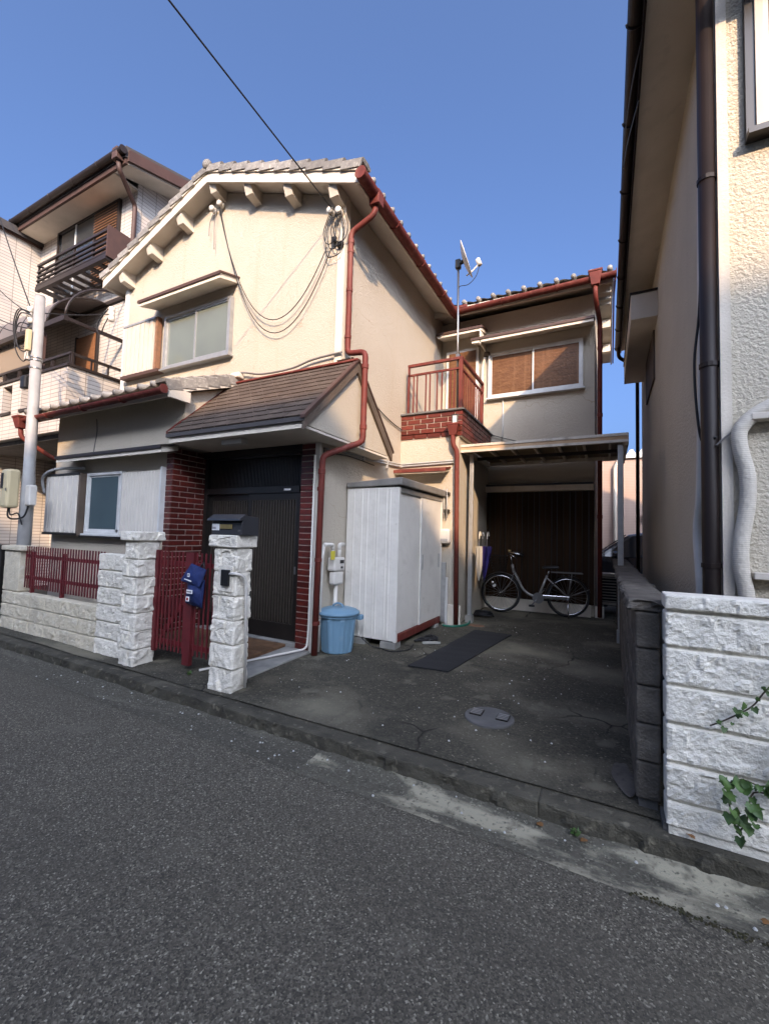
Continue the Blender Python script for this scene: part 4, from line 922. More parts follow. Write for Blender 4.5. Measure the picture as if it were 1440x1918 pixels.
MB().lathe([(.0, -.03), (.035, -.03), (.03, .03), (0, .03)], (-.13, -.05, .50), 14, 'x').build('headlamp', 'chrome', bike, smooth=True)
for q in (.02,): MB().lathe([(0, -.008), (.03, -.008), (.03, .008), (0, .008)], (-.11, -.02, .45), 12, 'y').build('reflector', 'white_print', bike)
T('lock_ring', 'black_plastic', bike, smooth_pts([(.86, -.05, .55), (.80, -.06, .48), (.86, -.06, .42)]), .008)
bike.location = (-1.62, 7.45, gz(7.45)+.005); bike.rotation_euler = (0, 0, math.atan2(.17, 1.035))

# ------------------------------------------------------------------ umbrellas on the carport post
def umbrella(name, label, x, y, ma, flare, grp, lean):
    u_ = thing(name, label, 'umbrella', (x, y, .85), grp)
    mb = MB(); n = 16; prof = [(.006, .80), (.02, .86), (.05, 1.05), (flare, 1.34), (flare*.9, 1.36), (.012, 1.30)]
    for r, z in prof:
        for j in range(n):
            t = 2*math.pi*j/n; q = r*(1.25 if j % 2 else .62); mb.v.append((x+q*math.cos(t)*.8+lean*(z-.8), y+q*math.sin(t)*1.25, z))
    for i in range(len(prof)-1):
        for j in range(n): mb.f.append((i*n+j, i*n+(j+1) % n, (i+1)*n+(j+1) % n, (i+1)*n+j))
    mb.build('canopy', ma, u_)
    T('shaft', 'steel', u_, [(x, y, .76), (x+lean*.75, y, 1.52)], .006)
    T('handle', 'white_plastic', u_, smooth_pts([(x+lean*.72, y, 1.48), (x+lean*.75, y, 1.55), (x+lean*.75, y+.03, 1.59), (x+lean*.75, y+.075, 1.585), (x+lean*.75, y+.09, 1.53)]), .010)
umbrella('umbrella', 'closed purple umbrella with pale border hanging by the carport post', -1.80, 7.02, 'purple_cloth', .085, 'hanging umbrellas', .06)
umbrella('umbrella', 'closed clear vinyl umbrella hanging beside the purple one', -1.83, 6.80, 'clear_vinyl', .05, 'hanging umbrellas', .0)
umbrella('umbrella', 'closed pale umbrella against the wall behind the purple one', -1.90, 7.22, 'clear_vinyl', .07, 'hanging umbrellas', .02)

# ------------------------------------------------------------------ satellite antenna
an = thing('satellite_antenna', 'white satellite dish on a tall mast above the balcony', 'antenna', (-2.05, 6.18, 3.5))
T('mast', 'steel', an, [(-2.04, 6.19, 3.46), (-2.07, 6.19, 5.85)], .017, 10)
B('clamp', 'black_plastic', an, -2.11, -2.03, 6.15, 6.23, 5.70, 5.84, bev=.01); B('clamp', 'steel', an, -2.07, -2.01, 6.16, 6.22, 4.27, 4.32)
dn = Vector((.93, .12, .30)).normalized(); dc = Vector((-1.985, 6.18, 5.80))
dish = MB(); n = 32
for ring in range(7):
    r = .285*ring/6
    for j in range(n): t = 2*math.pi*j/n; dish.v.append((r*math.cos(t)*.93, r*math.sin(t), .055*(ring/6)**2))
for ring in range(7):
    r = .285*ring/6
    for j in range(n): t = 2*math.pi*j/n; dish.v.append((r*math.cos(t)*.93, r*math.sin(t), .055*(ring/6)**2-.008))
for k0 in (0, 7*n):
    for i in range(6):
        for j in range(n): dish.f.append((k0+i*n+j, k0+i*n+(j+1) % n, k0+(i+1)*n+(j+1) % n, k0+(i+1)*n+j))
for j in range(n): dish.f.append((6*n+j, 6*n+(j+1) % n, 13*n+(j+1) % n, 13*n+j))
q = dn.to_track_quat('Z', 'Y').to_matrix(); dish.v = [tuple(q @ Vector(v)+dc) for v in dish.v]
dish.build('dish', 'white_plastic', an, smooth=True)
T('bracket_arm', 'black_plastic', an, [(-2.07, 6.19, 5.77), (-1.99, 6.18, 5.79)], .03)
T('feed_arm', 'white_plastic', an, smooth_pts([(-1.93, 6.17, 5.54), (-1.85, 6.17, 5.58), (-1.74, 6.18, 5.68)]), .012)
T('feed_horn', 'white_plastic', an, [(-1.72, 6.18, 5.66), (-1.76, 6.18, 5.76)], .035, 12)
T('cable', 'cable', an, smooth_pts([(-1.73, 6.18, 5.66), (-1.78, 6.18, 5.5), (-1.90, 6.18, 5.40), (-2.04, 6.18, 5.40), (-2.06, 6.185, 5.3)]), .006, 6)
# air conditioner on the balcony, second behind the carport
def ac_unit(name, label, x0, x1, y0, y1, z0, z1):
    a = thing(name, label, 'air conditioner', ((x0+x1)/2, (y0+y1)/2, z0))
    B('case', 'white_plastic', a, x0, x1, y0, y1, z0, z1, bev=.012)
    xm = x0+(x1-x0)*.38
    B('grille_recess', 'black_plastic', a, x0+.03, xm+.30 if x1-x0 > .6 else x1-.05, y0-.003, y0-.0005, z0+.05, z1-.06)
    hi = xm+.30 if x1-x0 > .6 else x1-.05
    for i in range(9): z = z0+.06+i*(z1-z0-.15)/8; B('slat', 'white_plastic', a, x0+.03, hi, y0-.012, y0-.0031, z, z+.018)
    for x in (x0+.06, x1-.12): B('foot', 'black_plastic', a, x, x+.06, y0+.02, y1-.02, z0-.04, z0-.0005)
    return a
ac_unit('air_conditioner', 'white air conditioner outdoor unit standing on the balcony', -2.86, -2.30, 7.35, 7.6, 3.17, 3.75)
ac_unit('air_conditioner', 'grey air conditioner outdoor unit in the dark gap behind the carport post', -.12, .30, 9.0, 9.28, .32, .90)

# ------------------------------------------------------------------ gate pillars, low wall, fence and gate
def pillar(name, label, x0, x1, y0, y1, ztop, ma, nblk, cap, seed, side_ma=None):
    p = thing(name, label, 'pillar', ((x0+x1)/2, (y0+y1)/2, .1))
    h = (ztop-.09)/nblk
    for i in range(nblk):
        z = .09+i*h; xm = x0+(x1-x0)*(.30 if i % 2 else .62)
        rough_block('stone_block', ma, p, x0, xm-.002, y0, y1, z+.003, z+h-.003, amp=.017, step=.011, seed=seed+i, rad=.006, faces='-y-x')
        rough_block('stone_block', ma, p, xm+.002, x1, y0, y1, z+.003, z+h-.003, amp=.017, step=.011, seed=seed+i+40, rad=.006, faces='-y+x')
    rough_block('cap_stone', side_ma or ma, p, x0-.045, x1+.02, y0-.03, y1+.05, ztop+.008, ztop+cap, amp=.014, step=.014, seed=seed+99, rad=.012, faces='-y+x')
    B('core', 'mortar', p, x0+.012, x1-.012, y0+.012, y1-.012, .05, ztop+.02)
    return p
pr_ = pillar('gate_pillar', 'white rock faced gate pillar carrying the grey mailbox', -3.115, -2.845, 2.69, 2.86, 1.345, 'white_stone', 6, .115, 3)
pl_ = pillar('gate_pillar', 'white rock faced gate pillar at the left of the red gate', -4.43, -4.20, 2.675, 2.895, 1.36, 'white_stone', 7, .105, 23)
ww = thing('stub_wall', 'short white painted block wall joining the left gate pillar', 'wall', (-4.75, 2.85, .1))
h = 1.12/6
for i in range(6): rough_block('stone_block', 'white_stone', ww, -5.06, -4.452, 2.775, 2.90, .09+i*h+.006, .09+(i+1)*h-.006, amp=.012, step=.016, seed=60+i, rad=.010, faces='-y', freq=14)
B('core', 'mortar', ww, -5.045, -4.46, 2.792, 2.885, .05, 1.2)
lw = thing('low_wall', 'low cream split block wall under the red slat fence', 'wall', (-6.2, 2.85, .1))
hh = (.61-.09)/3
for i in range(3):
    xs_ = [-7.33+j*.38+(0) for j in range(6)]+[-5.066]
    for j in range(6):
        if xs_[j] < -5.1: rough_block('stone_block', 'beige_stone', lw, xs_[j]+.002, min(xs_[j+1], -5.066)-.002, 2.78, 2.90, .09+i*hh+.005, .09+(i+1)*hh-.005, amp=.009, step=.018, seed=80+i*7+j, rad=.009, faces='-y', freq=16)
B('core', 'mortar', lw, -7.31, -5.07, 2.797, 2.885, .05, .60)
rough_block('end_post', 'beige_stone', lw, -7.33, -6.90, 2.78, 2.93, .612, 1.15, amp=.004, step=.03, seed=120, rad=.015, faces='-y', freq=14)
rough_block('post_cap', 'beige_stone', lw, -7.37, -6.84, 2.75, 2.96, 1.152, 1.215, amp=.004, step=.03, seed=121, rad=.012, faces='-y', freq=14)
fn = thing('red_fence', 'dark red slat fence panel on the low cream wall', 'fence', (-5.95, 2.84, .62))
slm = MB().box(-.012, .012, -.004, .004, 0, .545).mesh('slat', 'red_paint')
for i in range(31): inst('slat', slm, (-6.845+i*.0592, 2.832, .675), fn)
for z in (1.07, .79): B('rail', 'red_paint', fn, -6.86, -5.06, 2.837, 2.86, z, z+.04)
for x in (-6.76, -6.02, -5.10): B('post', 'red_paint', fn, x-.018, x+.018, 2.861, 2.90, .60, 1.15)
gt = thing('red_gate', 'dark red slatted gate between the two white stone pillars', 'gate', (-3.7, 2.88, .15))
gsm = MB().box(-.009, .009, -.005, .005, 0, 1.0).mesh('slat', 'red_paint')
for i in range(8): inst('slat', gsm, (-4.12+i*.056, 2.874, .27), gt)
for i in range(7): inst('slat', gsm, (-3.57+i*.062, 2.874, .27), gt)
B('stile', 'red_paint', gt, -4.20, -4.15, 2.86, 2.90, .24, 1.28); B('stile', 'red_paint', gt, -3.71, -3.61, 2.86, 2.90, .17, 1.27)
for z in (.33, 1.13): B('rail', 'red_paint', gt, -4.149, -3.13, 2.881, 2.895, z, z+.045)
MB().add([(-4.15, 2.882, .34), (-4.10, 2.882, .34), (-3.71, 2.882, .80), (-3.71, 2.882, .88), (-4.15, 2.894, .34), (-4.10, 2.894, .34), (-3.71, 2.894, .80), (-3.71, 2.894, .88)], [(0, 1, 2, 3), (7, 6, 5, 4), (0, 4, 5, 1), (1, 5, 6, 2), (2, 6, 7, 3), (3, 7, 4, 0)]).build('brace', 'red_paint', gt)
B('lock_panel', 'red_paint', gt, -4.149, -3.71, 2.90, 2.915, .62, .80)
# mailbox
mb_ = thing('mailbox', 'dark grey metal mailbox on top of the gate pillar', 'mailbox', (-2.97, 2.76, 1.47))
MB().prism([(2.675, 1.463), (2.87, 1.463), (2.87, 1.625), (2.70, 1.635), (2.675, 1.57)], 'x', -3.155, -2.785).build('case', 'mailbox_grey', mb_, bev=.005)
MB().prism([(2.63, 1.585), (2.635, 1.60), (2.70, 1.645), (2.72, 1.645), (2.70, 1.636), (2.68, 1.60), (2.66, 1.585)], 'x', -3.175, -2.775).build('lid', 'mailbox_grey', mb_, bev=.003)
B('nameplate', 'brass', mb_, -3.045, -2.90, 2.664, 2.6745, 1.515, 1.555, bev=.002); lb_ = B('sticker', 'white_print', mb_, -3.15, -3.06, 2.671, 2.6745, 1.50, 1.56)
for i, z in enumerate((1.515, 1.525)): B('print_line', 'ink', lb_, -3.145, -3.10, 2.669, 2.6705, z, z+.005)
MB().lathe([(0, -.006), (.010, -.006), (.010, 0), (0, 0)], (-2.815, 2.674, 1.50), 10, 'y').build('lock', 'chrome', mb_)
# intercom and conduit on the pillar
ic_ = thing('intercom', 'black intercom box with white conduit on the right gate pillar', 'intercom', (-2.93, 2.66, 1.05))
B('case', 'black_plastic', ic_, -2.985, -2.895, 2.645, 2.672, 1.02, 1.16, bev=.006); B('back_plate', 'white_stone', ic_, -3.045, -2.87, 2.672, 2.684, .97, 1.19)
T('conduit', 'ivory_plastic' if False else 'white_plastic', ic_, elbow_pts([(-2.89, 2.66, 1.125), (-2.805, 2.665, 1.135), (-2.795, 2.76, 1.09), (-2.795, 2.80, .14)], .07), .013)
# blue bag hanging on the gate
bgx = thing('delivery_bag', 'navy blue cloth delivery bag hanging on the red gate', 'bag', (-3.52, 2.83, .8))
def cloth(name, p, th, parent):
    mb = MB(); nu, nv = 10, 12
    for s in (0, 1):
        for i in range(nu+1):
            for j in range(nv+1):
                a, b = i/nu, j/nv
                q = Vector(p[0]).lerp(Vector(p[1]), a).lerp(Vector(p[3]).lerp(Vector(p[2]), a), b)
                bul = math.sin(math.pi*a)*math.sin(math.pi*b)
                mb.v.append((q.x, q.y-(th*bul if s == 0 else -.004)-.012*noise.noise(Vector((a*3, b*3, p[0][2]*5)))*(1-s), q.z))
    m_ = (nu+1)*(nv+1)
    for s in (0, 1):
        for i in range(nu):
            for j in range(nv): mb.f.append(tuple(s*m_+t for t in (i*(nv+1)+j, (i+1)*(nv+1)+j, (i+1)*(nv+1)+j+1, i*(nv+1)+j+1)))
    for i in range(nu): mb.f += [(i*(nv+1), m_+i*(nv+1), m_+(i+1)*(nv+1), (i+1)*(nv+1)), (i*(nv+1)+nv, (i+1)*(nv+1)+nv, m_+(i+1)*(nv+1)+nv, m_+i*(nv+1)+nv)]
    for j in range(nv): mb.f += [(j, j+1, m_+j+1, m_+j), (nu*(nv+1)+j, m_+nu*(nv+1)+j, m_+nu*(nv+1)+j+1, nu*(nv+1)+j+1)]
    return mb.build(name, 'navy_cloth', parent, smooth=True)
cloth('pouch', [(-3.665, 2.835, .78), (-3.43, 2.835, .75), (-3.405, 2.835, 1.02), (-3.64, 2.835, 1.02)], .06, bgx)
fl_ = cloth('flap', [(-3.70, 2.79, 1.00), (-3.42, 2.79, .955), (-3.385, 2.83, 1.12), (-3.60, 2.83, 1.17)], .025, bgx)
B('emblem', 'white_print', fl_, -3.575, -3.545, 2.770, 2.773, 1.045, 1.08); B('emblem_mark', 'navy_cloth', fl_, -3.567, -3.553, 2.7685, 2.7698, 1.055, 1.071)
MB().hexa([(-3.615, 2.768, 1.018), (-3.515, 2.768, 1.002), (-3.515, 2.772, 1.002), (-3.615, 2.772, 1.018), (-3.615, 2.768, 1.027), (-3.515, 2.768, 1.011), (-3.515, 2.772, 1.011), (-3.615, 2.772, 1.027)]).build('print_line', 'white_print', fl_)
l1 = B('label_tag', 'white_print', bgx, -3.565, -3.485, 2.762, 2.766, .89, .925); l2 = B('label_tag', 'white_print', bgx, -3.570, -3.525, 2.762, 2.766, .815, .86)
for i in range(4): B('print_mark', 'ink', l1, -3.558+i*.017, -3.547+i*.017, 2.7605, 2.7618, .900, .915)
B('print_mark', 'tail_red', l2, -3.56, -3.535, 2.7605, 2.7618, .826, .85)
T('strap', 'cable', bgx, smooth_pts([(-3.50, 2.85, 1.13), (-3.47, 2.865, 1.18), (-3.44, 2.85, 1.12)]), .008)

# ------------------------------------------------------------------ right hand walls
rwall = thing('white_block_wall', 'white painted split block wall in the right foreground', 'wall', (1.2, 2.6, .12))
zc = [.135, .262, .440, .626, .808, .990, 1.168]
for i in range(6):
    rough_block('wall_block', 'white_wall_block', rwall, .252, 2.3, 2.53+(.0 if i else .004), 2.66, zc[i]+.007, zc[i+1]-.007, amp=.008, step=.014, seed=200+i, rad=.012, faces='-y', freq=26)
rough_block('cap_block', 'white_wall_block', rwall, .250, 2.3, 2.515, 2.675, 1.176, 1.248, amp=.007, step=.014, seed=210, rad=.010, faces='-y', freq=22)
B('core', 'white_wall_block', rwall, .262, 2.29, 2.546, 2.65, .10, 1.20)
B('footing', 'dark_concrete', rwall, .24, 2.3, 2.56, 2.70, .06, .139)
gwall = thing('grey_block_wall', 'old grey concrete block wall along the right side of the driveway', 'wall', (.2, 5.5, .15))
for c in range(5):
    z0_, z1_ = .16+c*.195, .16+(c+1)*.195-.008
    y = 2.68-(.195 if c % 2 else 0)
    while y < 8.4:
        a, b = max(y, 2.68), y+.392
        if b-a > .05:
            if a < 4.5: rough_block('wall_block', 'grey_block', gwall, .135, .245, a, b, z0_, z1_, amp=.006, step=.05, seed=300+c*20+y, rad=.010, faces='-x-y', freq=12)
            else: B('wall_block', 'grey_block', gwall, .135, .245, a, b, z0_, z1_, bev=.008)
        y += .40
y = 2.67; i = 0
while y < 8.4:
    rough_block('cap_block', 'grey_block', gwall, .095, .285, y+.003, y+.595, 1.132, 1.195, amp=.022, step=.035, seed=400+i, rad=.015, faces='-x-y+z+x', freq=16); y += .6; i += 1
B('core', 'dark_concrete', gwall, .147, .233, 2.70, 8.3, .05, 1.14)
# ------------------------------------------------------------------ right house
rh = thing('neighbour_house', 'tall cream stucco house with dark gutter at the right edge', 'house', (3, 8, 0))  # coordinates of this house scaled down about the camera position, factor baked in
B('wall', 'stucco_lumpy', rh, 0.639, 6.11, 3.281, 10.246, 0.0, 5.598)
B('corner_trim', 'stucco_trim', rh, 0.626, 0.681, 3.267, 3.323, 1.03, 5.589)
MB().prism([(0.256, 5.504), (0.639, 5.58), (0.639, 5.636), (0.256, 5.561)], 'y', 2.82, 10.011).build('soffit', 'stucco_trim', rh)
MB().prism([(0.239, 5.563), (3.572, 6.811), (6.58, 5.683), (6.58, 5.777), (3.572, 6.924), (0.239, 5.674)], 'y', 2.773, 10.058).build('roof', 'roof_dark', rh)
MB().prism([(0.667, 5.608), (3.572, 6.764), (6.063, 5.777), (6.063, 5.608)], 'y', 3.29, 10.152).build('gable', 'stucco_lumpy', rh)
B('fascia', 'dark_pipe', rh, 0.242, 0.259, 2.773, 10.058, 5.481, 5.655)
gr = gutter_half('gutter', (0.199, 2.745, 5.617), (0.199, 10.02, 5.57), .060, 'dark_pipe', rh)
T('downpipe', 'dark_pipe', gr, elbow_pts([(0.204, 9.889, 5.523), (0.204, 9.889, 5.335), (0.564, 10.19, 5.166), (0.564, 10.302, 4.978), (0.564, 10.302, 0.2)], .08), .036, 10)
dpr = T('downpipe', 'dark_pipe', rh, [(0.575, 3.309, 5.542), (0.575, 3.309, 0.936), (0.575, 3.309, 0.12)], .047, 14)
for z in (3.882, 2.641, 1.368): MB().lathe([(.053, -.014), (.053, .014)], (.575, 3.309, z), 14).build('clamp', 'dark_pipe', dpr)
T('wrapped_pipe', 'wrap_white', rh, smooth_pts([(.605, 3.55, 4.978), (.60, 3.60, 3.803), (.60, 3.66, 2.778), (.60, 3.76, 1.923), (.592, 3.86, 1.585), (.598, 3.80, 1.162), (.598, 3.82, .654)]), .032)
T('cable', 'cable', rh, smooth_pts([(0.564, 3.365, 4.019), (0.545, 3.393, 3.117), (0.512, 3.393, 2.694), (0.526, 3.365, 2.271), (0.555, 3.342, 2.139), (0.597, 3.257, 2.167)]), .008)
T('cable', 'cable_grey', rh, smooth_pts([(0.597, 3.257, 2.111), (0.649, 3.243, 2.167), (0.733, 3.257, 2.233)]), .006)
T('cable', 'cable_grey', rh, smooth_pts([(0.273, 3.666, 5.617), (0.188, 3.92, 5.373), (0.136, 4.174, 5.119), (0.128, 4.305, 4.95), (0.169, 4.258, 5.166), (0.254, 4.221, 5.495)]), .005, 6)
T('duct', 'duct_tape', rh, smooth_pts([(1.147, 3.229, 2.393), (0.94, 3.229, 2.355), (0.802, 3.229, 2.299), (0.712, 3.229, 2.2), (0.708, 3.229, 2.083), (0.738, 3.229, 1.923), (0.738, 3.229, 1.754), (0.708, 3.229, 1.542), (0.703, 3.229, 1.373), (0.728, 3.229, 1.176), (0.733, 3.229, 0.889)], 8), .040, 12)
wr = MB().box(0.814, 1.88, 3.224, 3.281, 4.057, 4.109).box(0.814, 1.88, 3.224, 3.281, 4.95, 4.997).box(0.814, 0.853, 3.224, 3.281, 4.109, 4.95).box(1.842, 1.88, 3.224, 3.281, 4.109, 4.95).build('window', 'shutter_panel', rh)
MB().box(0.853, 0.883, 3.243, 3.271, 4.109, 4.95).box(0.883, 1.363, 3.243, 3.271, 4.109, 4.141).box(0.883, 1.363, 3.243, 3.271, 4.484, 4.508).box(1.363, 1.398, 3.243, 3.271, 4.109, 4.95).build('sash', 'alu_pale', wr)
B('pane', 'blind_glass', wr, 0.883, 1.363, 3.253, 3.257, 4.141, 4.95); B('pane', 'blind_glass', wr, 1.398, 1.842, 3.253, 3.257, 4.109, 4.95)
B('sill', 'bronze_black', wr, 0.767, 1.908, 3.187, 3.28, 4.019, 4.056)
B('side_rail', 'bronze_black', wr, 0.767, 0.813, 3.238, 3.28, 4.057, 5.016)
hood(rh, .752, 2.07, 3.28, 5.185, .357, slope=.075, edge='bronze_black')
for z in (2.243, 1.303): B('ledge', 'shutter_panel', rh, .755, 2.07, 3.187, 3.28, z, z+.038, bev=.004)
B('hood_box', 'stucco_trim', rh, 0.306, 0.638, 6.994, 9.87, 4.743, 5.114); B('hood_flashing', 'dark_pipe', rh, 0.29, 0.643, 6.975, 9.889, 5.116, 5.144)
B('small_window', 'old_wood', rh, 0.614, 0.638, 7.426, 8.836, 3.972, 4.724)
# ivy on the white wall
ivy = thing('ivy_vine', 'green ivy vine trailing over the white block wall', 'vine', (.7, 2.48, .2))
def leaf_mesh(seed):
    random.seed(seed); pts = [(0, 0), (.018, -.012), (.034, -.006), (.028, .010), (.046, .026), (.026, .028), (.020, .046), (.0, .066), (-.018, .044), (-.027, .028), (-.046, .024), (-.028, .010), (-.033, -.006), (-.017, -.012)]
    mb = MB(); c = (0, .022, .008)
    mb.v = [c]+[(x*random.uniform(.85, 1.15), y*random.uniform(.9, 1.1), -.010*abs(x)/.04-.012*max(0, y-.03)/.03) for x, y in pts]
    n = len(pts); mb.f = [(0, 1+i, 1+(i+1) % n) for i in range(n)]
    return mb.mesh('leaf', 'leaf', smooth=True, fix=False)
lms = [leaf_mesh(i) for i in range(3)]; random.seed(11)
def vine(pts, sizes):
    sp = smooth_pts(pts, 5); T('stem', 'stem', ivy, sp, .0035, 6)
    for p in sp[1:]:
        for _ in range(random.choice((0, 1, 1, 2))):
            o = inst('leaf', random.choice(lms), (p.x+random.uniform(-.02, .02), p.y-.012-random.uniform(0, .03), p.z+random.uniform(-.015, .015)), ivy, (R(random.uniform(55, 110)), R(random.uniform(-35, 35)), R(random.uniform(-40, 40))))
            s = sizes*random.uniform(.45, 1.2); o.scale = (s, s, s)
            if random.random() < .6: o.rotation_euler[0] += R(150)
vine([(.80, 2.48, 1.06), (.70, 2.49, .96), (.62, 2.49, .86), (.57, 2.49, .78), (.48, 2.50, .70), (.42, 2.50, .66)], .45)
vine([(.85, 2.47, .92), (.72, 2.46, .74), (.665, 2.45, .56), (.60, 2.44, .47), (.52, 2.45, .47), (.455, 2.44, .43)], .68)
vine([(.74, 2.46, .62), (.66, 2.45, .45), (.56, 2.44, .43), (.535, 2.43, .32), (.50, 2.43, .26), (.47, 2.43, .38)], .68)
vine([(.80, 2.48, .70), (.74, 2.47, .55), (.72, 2.46, .48), (.66, 2.46, .50)], .7)
vine([(1.30, 2.56, 1.30), (1.20, 2.50, 1.22), (1.08, 2.47, 1.08), (.96, 2.47, 1.0), (.85, 2.47, .92), (.80, 2.48, .70)], .75)
vine([(1.22, 2.48, 1.2), (1.05, 2.47, .85), (.92, 2.47, .80), (.80, 2.48, 1.06)], .6)
vine([(.82, 2.48, 1.13), (.75, 2.49, 1.06), (.70, 2.49, 1.02)], .5)
def weed(label, x, y, z, s, n=9):
    wd = thing('weed', label, 'weed', (x, y, z), 'weeds at the kerb')
    for i in range(n):
        a = 2*math.pi*i/n+random.uniform(-.3, .3); o = inst('leaf', random.choice(lms), (x+.012*math.cos(a), y+.012*math.sin(a), z+.01+.02*random.random()), wd, (R(random.uniform(20, 70)), 0, a)); q = s*random.uniform(.5, 1.1); o.scale = (q*.6, q, q)
    T('stem', 'stem', wd, [(x, y, z-.01), (x+.004, y, z+.035)], .003, 5)
weed('small green weed in the kerb joint before the driveway', -.145, 2.455, .0, .55)
weed('small weed sprouting at the foot of the red gate', -3.52, 2.80, gz(2.8), .6)
for i, (x, y, z, lb) in enumerate(((.56, 2.28, .004, 'brown fallen leaf in the gutter nearest the right edge'), (.36, 2.52, .125, 'brown fallen leaf on the kerb before the white wall'), (-.10, 2.44, .006, 'brown fallen leaf beside the kerb weed'), (-.32, 2.45, .008, 'brown fallen leaf in the gutter left of the kerb weed'))):
    o = bpy.data.objects.new('fallen_leaf', lms[i % 3].copy()); o.data.materials[0] = M['dry_leaf']; C.objects.link(o); o.location = (x, y, z+.008); o.rotation_euler = (.15, .1, i*1.3); o.scale = (.5, .5, .5); tag(o, lb, 'leaf', 'fallen leaves')
ms_ = MB()
for i in range(160):
    t = random.random(); x = .08+.46*t; y = 2.200-.03*t+random.gauss(0, .010); q = random.uniform(.002, .007)
    ms_.lathe([(q, 0), (q*.8, q*.5), (q*.2, q*.9)], (x, y, .002), 5)
ms_.build('moss_line', 'moss', label='line of dark moss at the asphalt edge', cat='moss', kind='stuff')
pb = MB()
for i in range(150):
    if i < 90: x, y = random.uniform(-2.8, .1), random.uniform(2.75, 6.5); z = gz(y)
    else: x, y = random.uniform(-5, .8), random.uniform(2.2, 2.47); z = 0
    s = random.uniform(.003, .009); pb.lathe([(0, 0), (s, s*.3), (s*.6, s), (0, s*1.1)], (x, y, z+.004), 6)
pb.build('gravel', 'pebble', label='scattered small pale stones on the driveway and gutter', cat='gravel', kind='stuff')

# ------------------------------------------------------------------ utility pole at the left
up = thing('utility_pole', 'grey steel service pole with cables at the left', 'utility pole', (-7.62, 3.1, .05))
MB().tube([(-7.60, 3.1, .0), (-7.61, 3.1, 2.2), (-7.61, 3.1, 2.25), (-7.665, 3.1, 4.98)], [.088, .084, .074, .067], 18).build('shaft', 'pole_grey', up, smooth=True)
MB().lathe([(.069, 0), (.06, .02), (0, .03)], (-7.665, 3.1, 4.98), 18).build('cap', 'pole_grey', up, smooth=True)
for z in (3.98, 3.86, 4.02): MB().lathe([(.080, -.008), (.080, .008)], (-7.645, 3.1, z), 16).build('band', 'steel', up)
mbx = B('meter_box', 'ivory_plastic', up, -7.80, -7.58, 2.84, 3.0, 1.74, 2.30, bev=.035); B('meter_window', 'black_plastic', mbx, -7.77, -7.70, 2.832, 2.8385, 2.02, 2.24); B('latch', 'steel', mbx, -7.61, -7.595, 2.832, 2.8385, 1.98, 2.02)
B('side_box', 'white_plastic', up, -7.50, -7.36, 3.02, 3.12, 1.78, 2.08, bev=.02)
T('cable_loop', 'cable', up, smooth_pts([(-7.70, 2.92, 1.74), (-7.70, 2.92, 1.62), (-7.60, 2.95, 1.58), (-7.48, 3.02, 1.62), (-7.44, 3.05, 1.78)]), .012)
T('cable_loop', 'cable', up, smooth_pts([(-7.66, 2.92, 1.74), (-7.62, 2.92, 1.64), (-7.50, 2.96, 1.66), (-7.46, 3.0, 1.5)]), .010)
B('bracket', 'steel', up, -7.92, -7.70, 3.06, 3.10, 4.55, 4.60)
for x, z in ((-7.86, 4.72), (-7.80, 4.62), (-7.84, 4.80)): MB().lathe([(.02, -.05), (.05, -.03), (.035, 0), (.05, .03), (.02, .05)], (x, 3.06, z), 12).build('insulator', 'white_plastic', up, smooth=True)
B('fuse_box', 'ivory_plastic', up, -7.70, -7.62, 2.96, 3.02, 4.1, 4.42, bev=.01); B('fuse_box', 'white_plastic', up, -7.84, -7.74, 3.02, 3.10, 4.0, 4.26, bev=.01); B('junction', 'black_plastic', up, -7.86, -7.72, 3.0, 3.08, 3.55, 3.75, bev=.02)
for k_, (dx, dz, s) in enumerate(((0, 0, 1), (.04, -.05, .8), (-.05, .03, 1.2), (.02, -.2, .7))):
    T('cable_loop', 'cable', up, smooth_pts([(-7.75+dx, 3.02, 4.72+dz), (-7.98*1.0+dx*s, 2.98, 4.78+dz), (-8.10+dx, 2.98, 4.55+dz), (-8.02+dx, 3.0, 4.25+dz*s), (-7.82+dx, 3.02, 4.18+dz), (-7.72, 3.03, 4.3)]), .008, 6)
for i, (z, yy, xx) in enumerate(((8.0, 3.66, -11), (6.5, 3.75, -11), (5.9, 3.79, -11), (5.75, 3.8, -11))):
    zz = (4.8, 4.72, 4.5, 4.42)[i]; a = Vector((-7.82, 3.06, zz)); b = Vector((xx, yy, z)); d = b-a
    tag(T('overhead_cable', 'cable', None, curve_pts(a, a+d*3.2, .25, 16), .009, 6), ['steepest black cable from the service pole up to the left', 'second steep black cable from the service pole to the left', 'upper of two shallow black cables left of the service pole', 'lower of two shallow black cables left of the service pole'][i], 'cable', 'cables leaving the service pole')
tag(T('overhead_cable', 'cable', None, curve_pts((-7.70, 3.08, 4.74), (-7.62, 4.08, 5.18), .03, 8), .008, 6), 'short black cable from the service pole to the house eave', 'cable')
tag(T('overhead_cable', 'cable', None, curve_pts((-3.08, 4.22, 5.60), (-3.37, -7, 6.65), .06, 20), .008, 8), 'thick black cable crossing the sky down to the gable', 'cable')

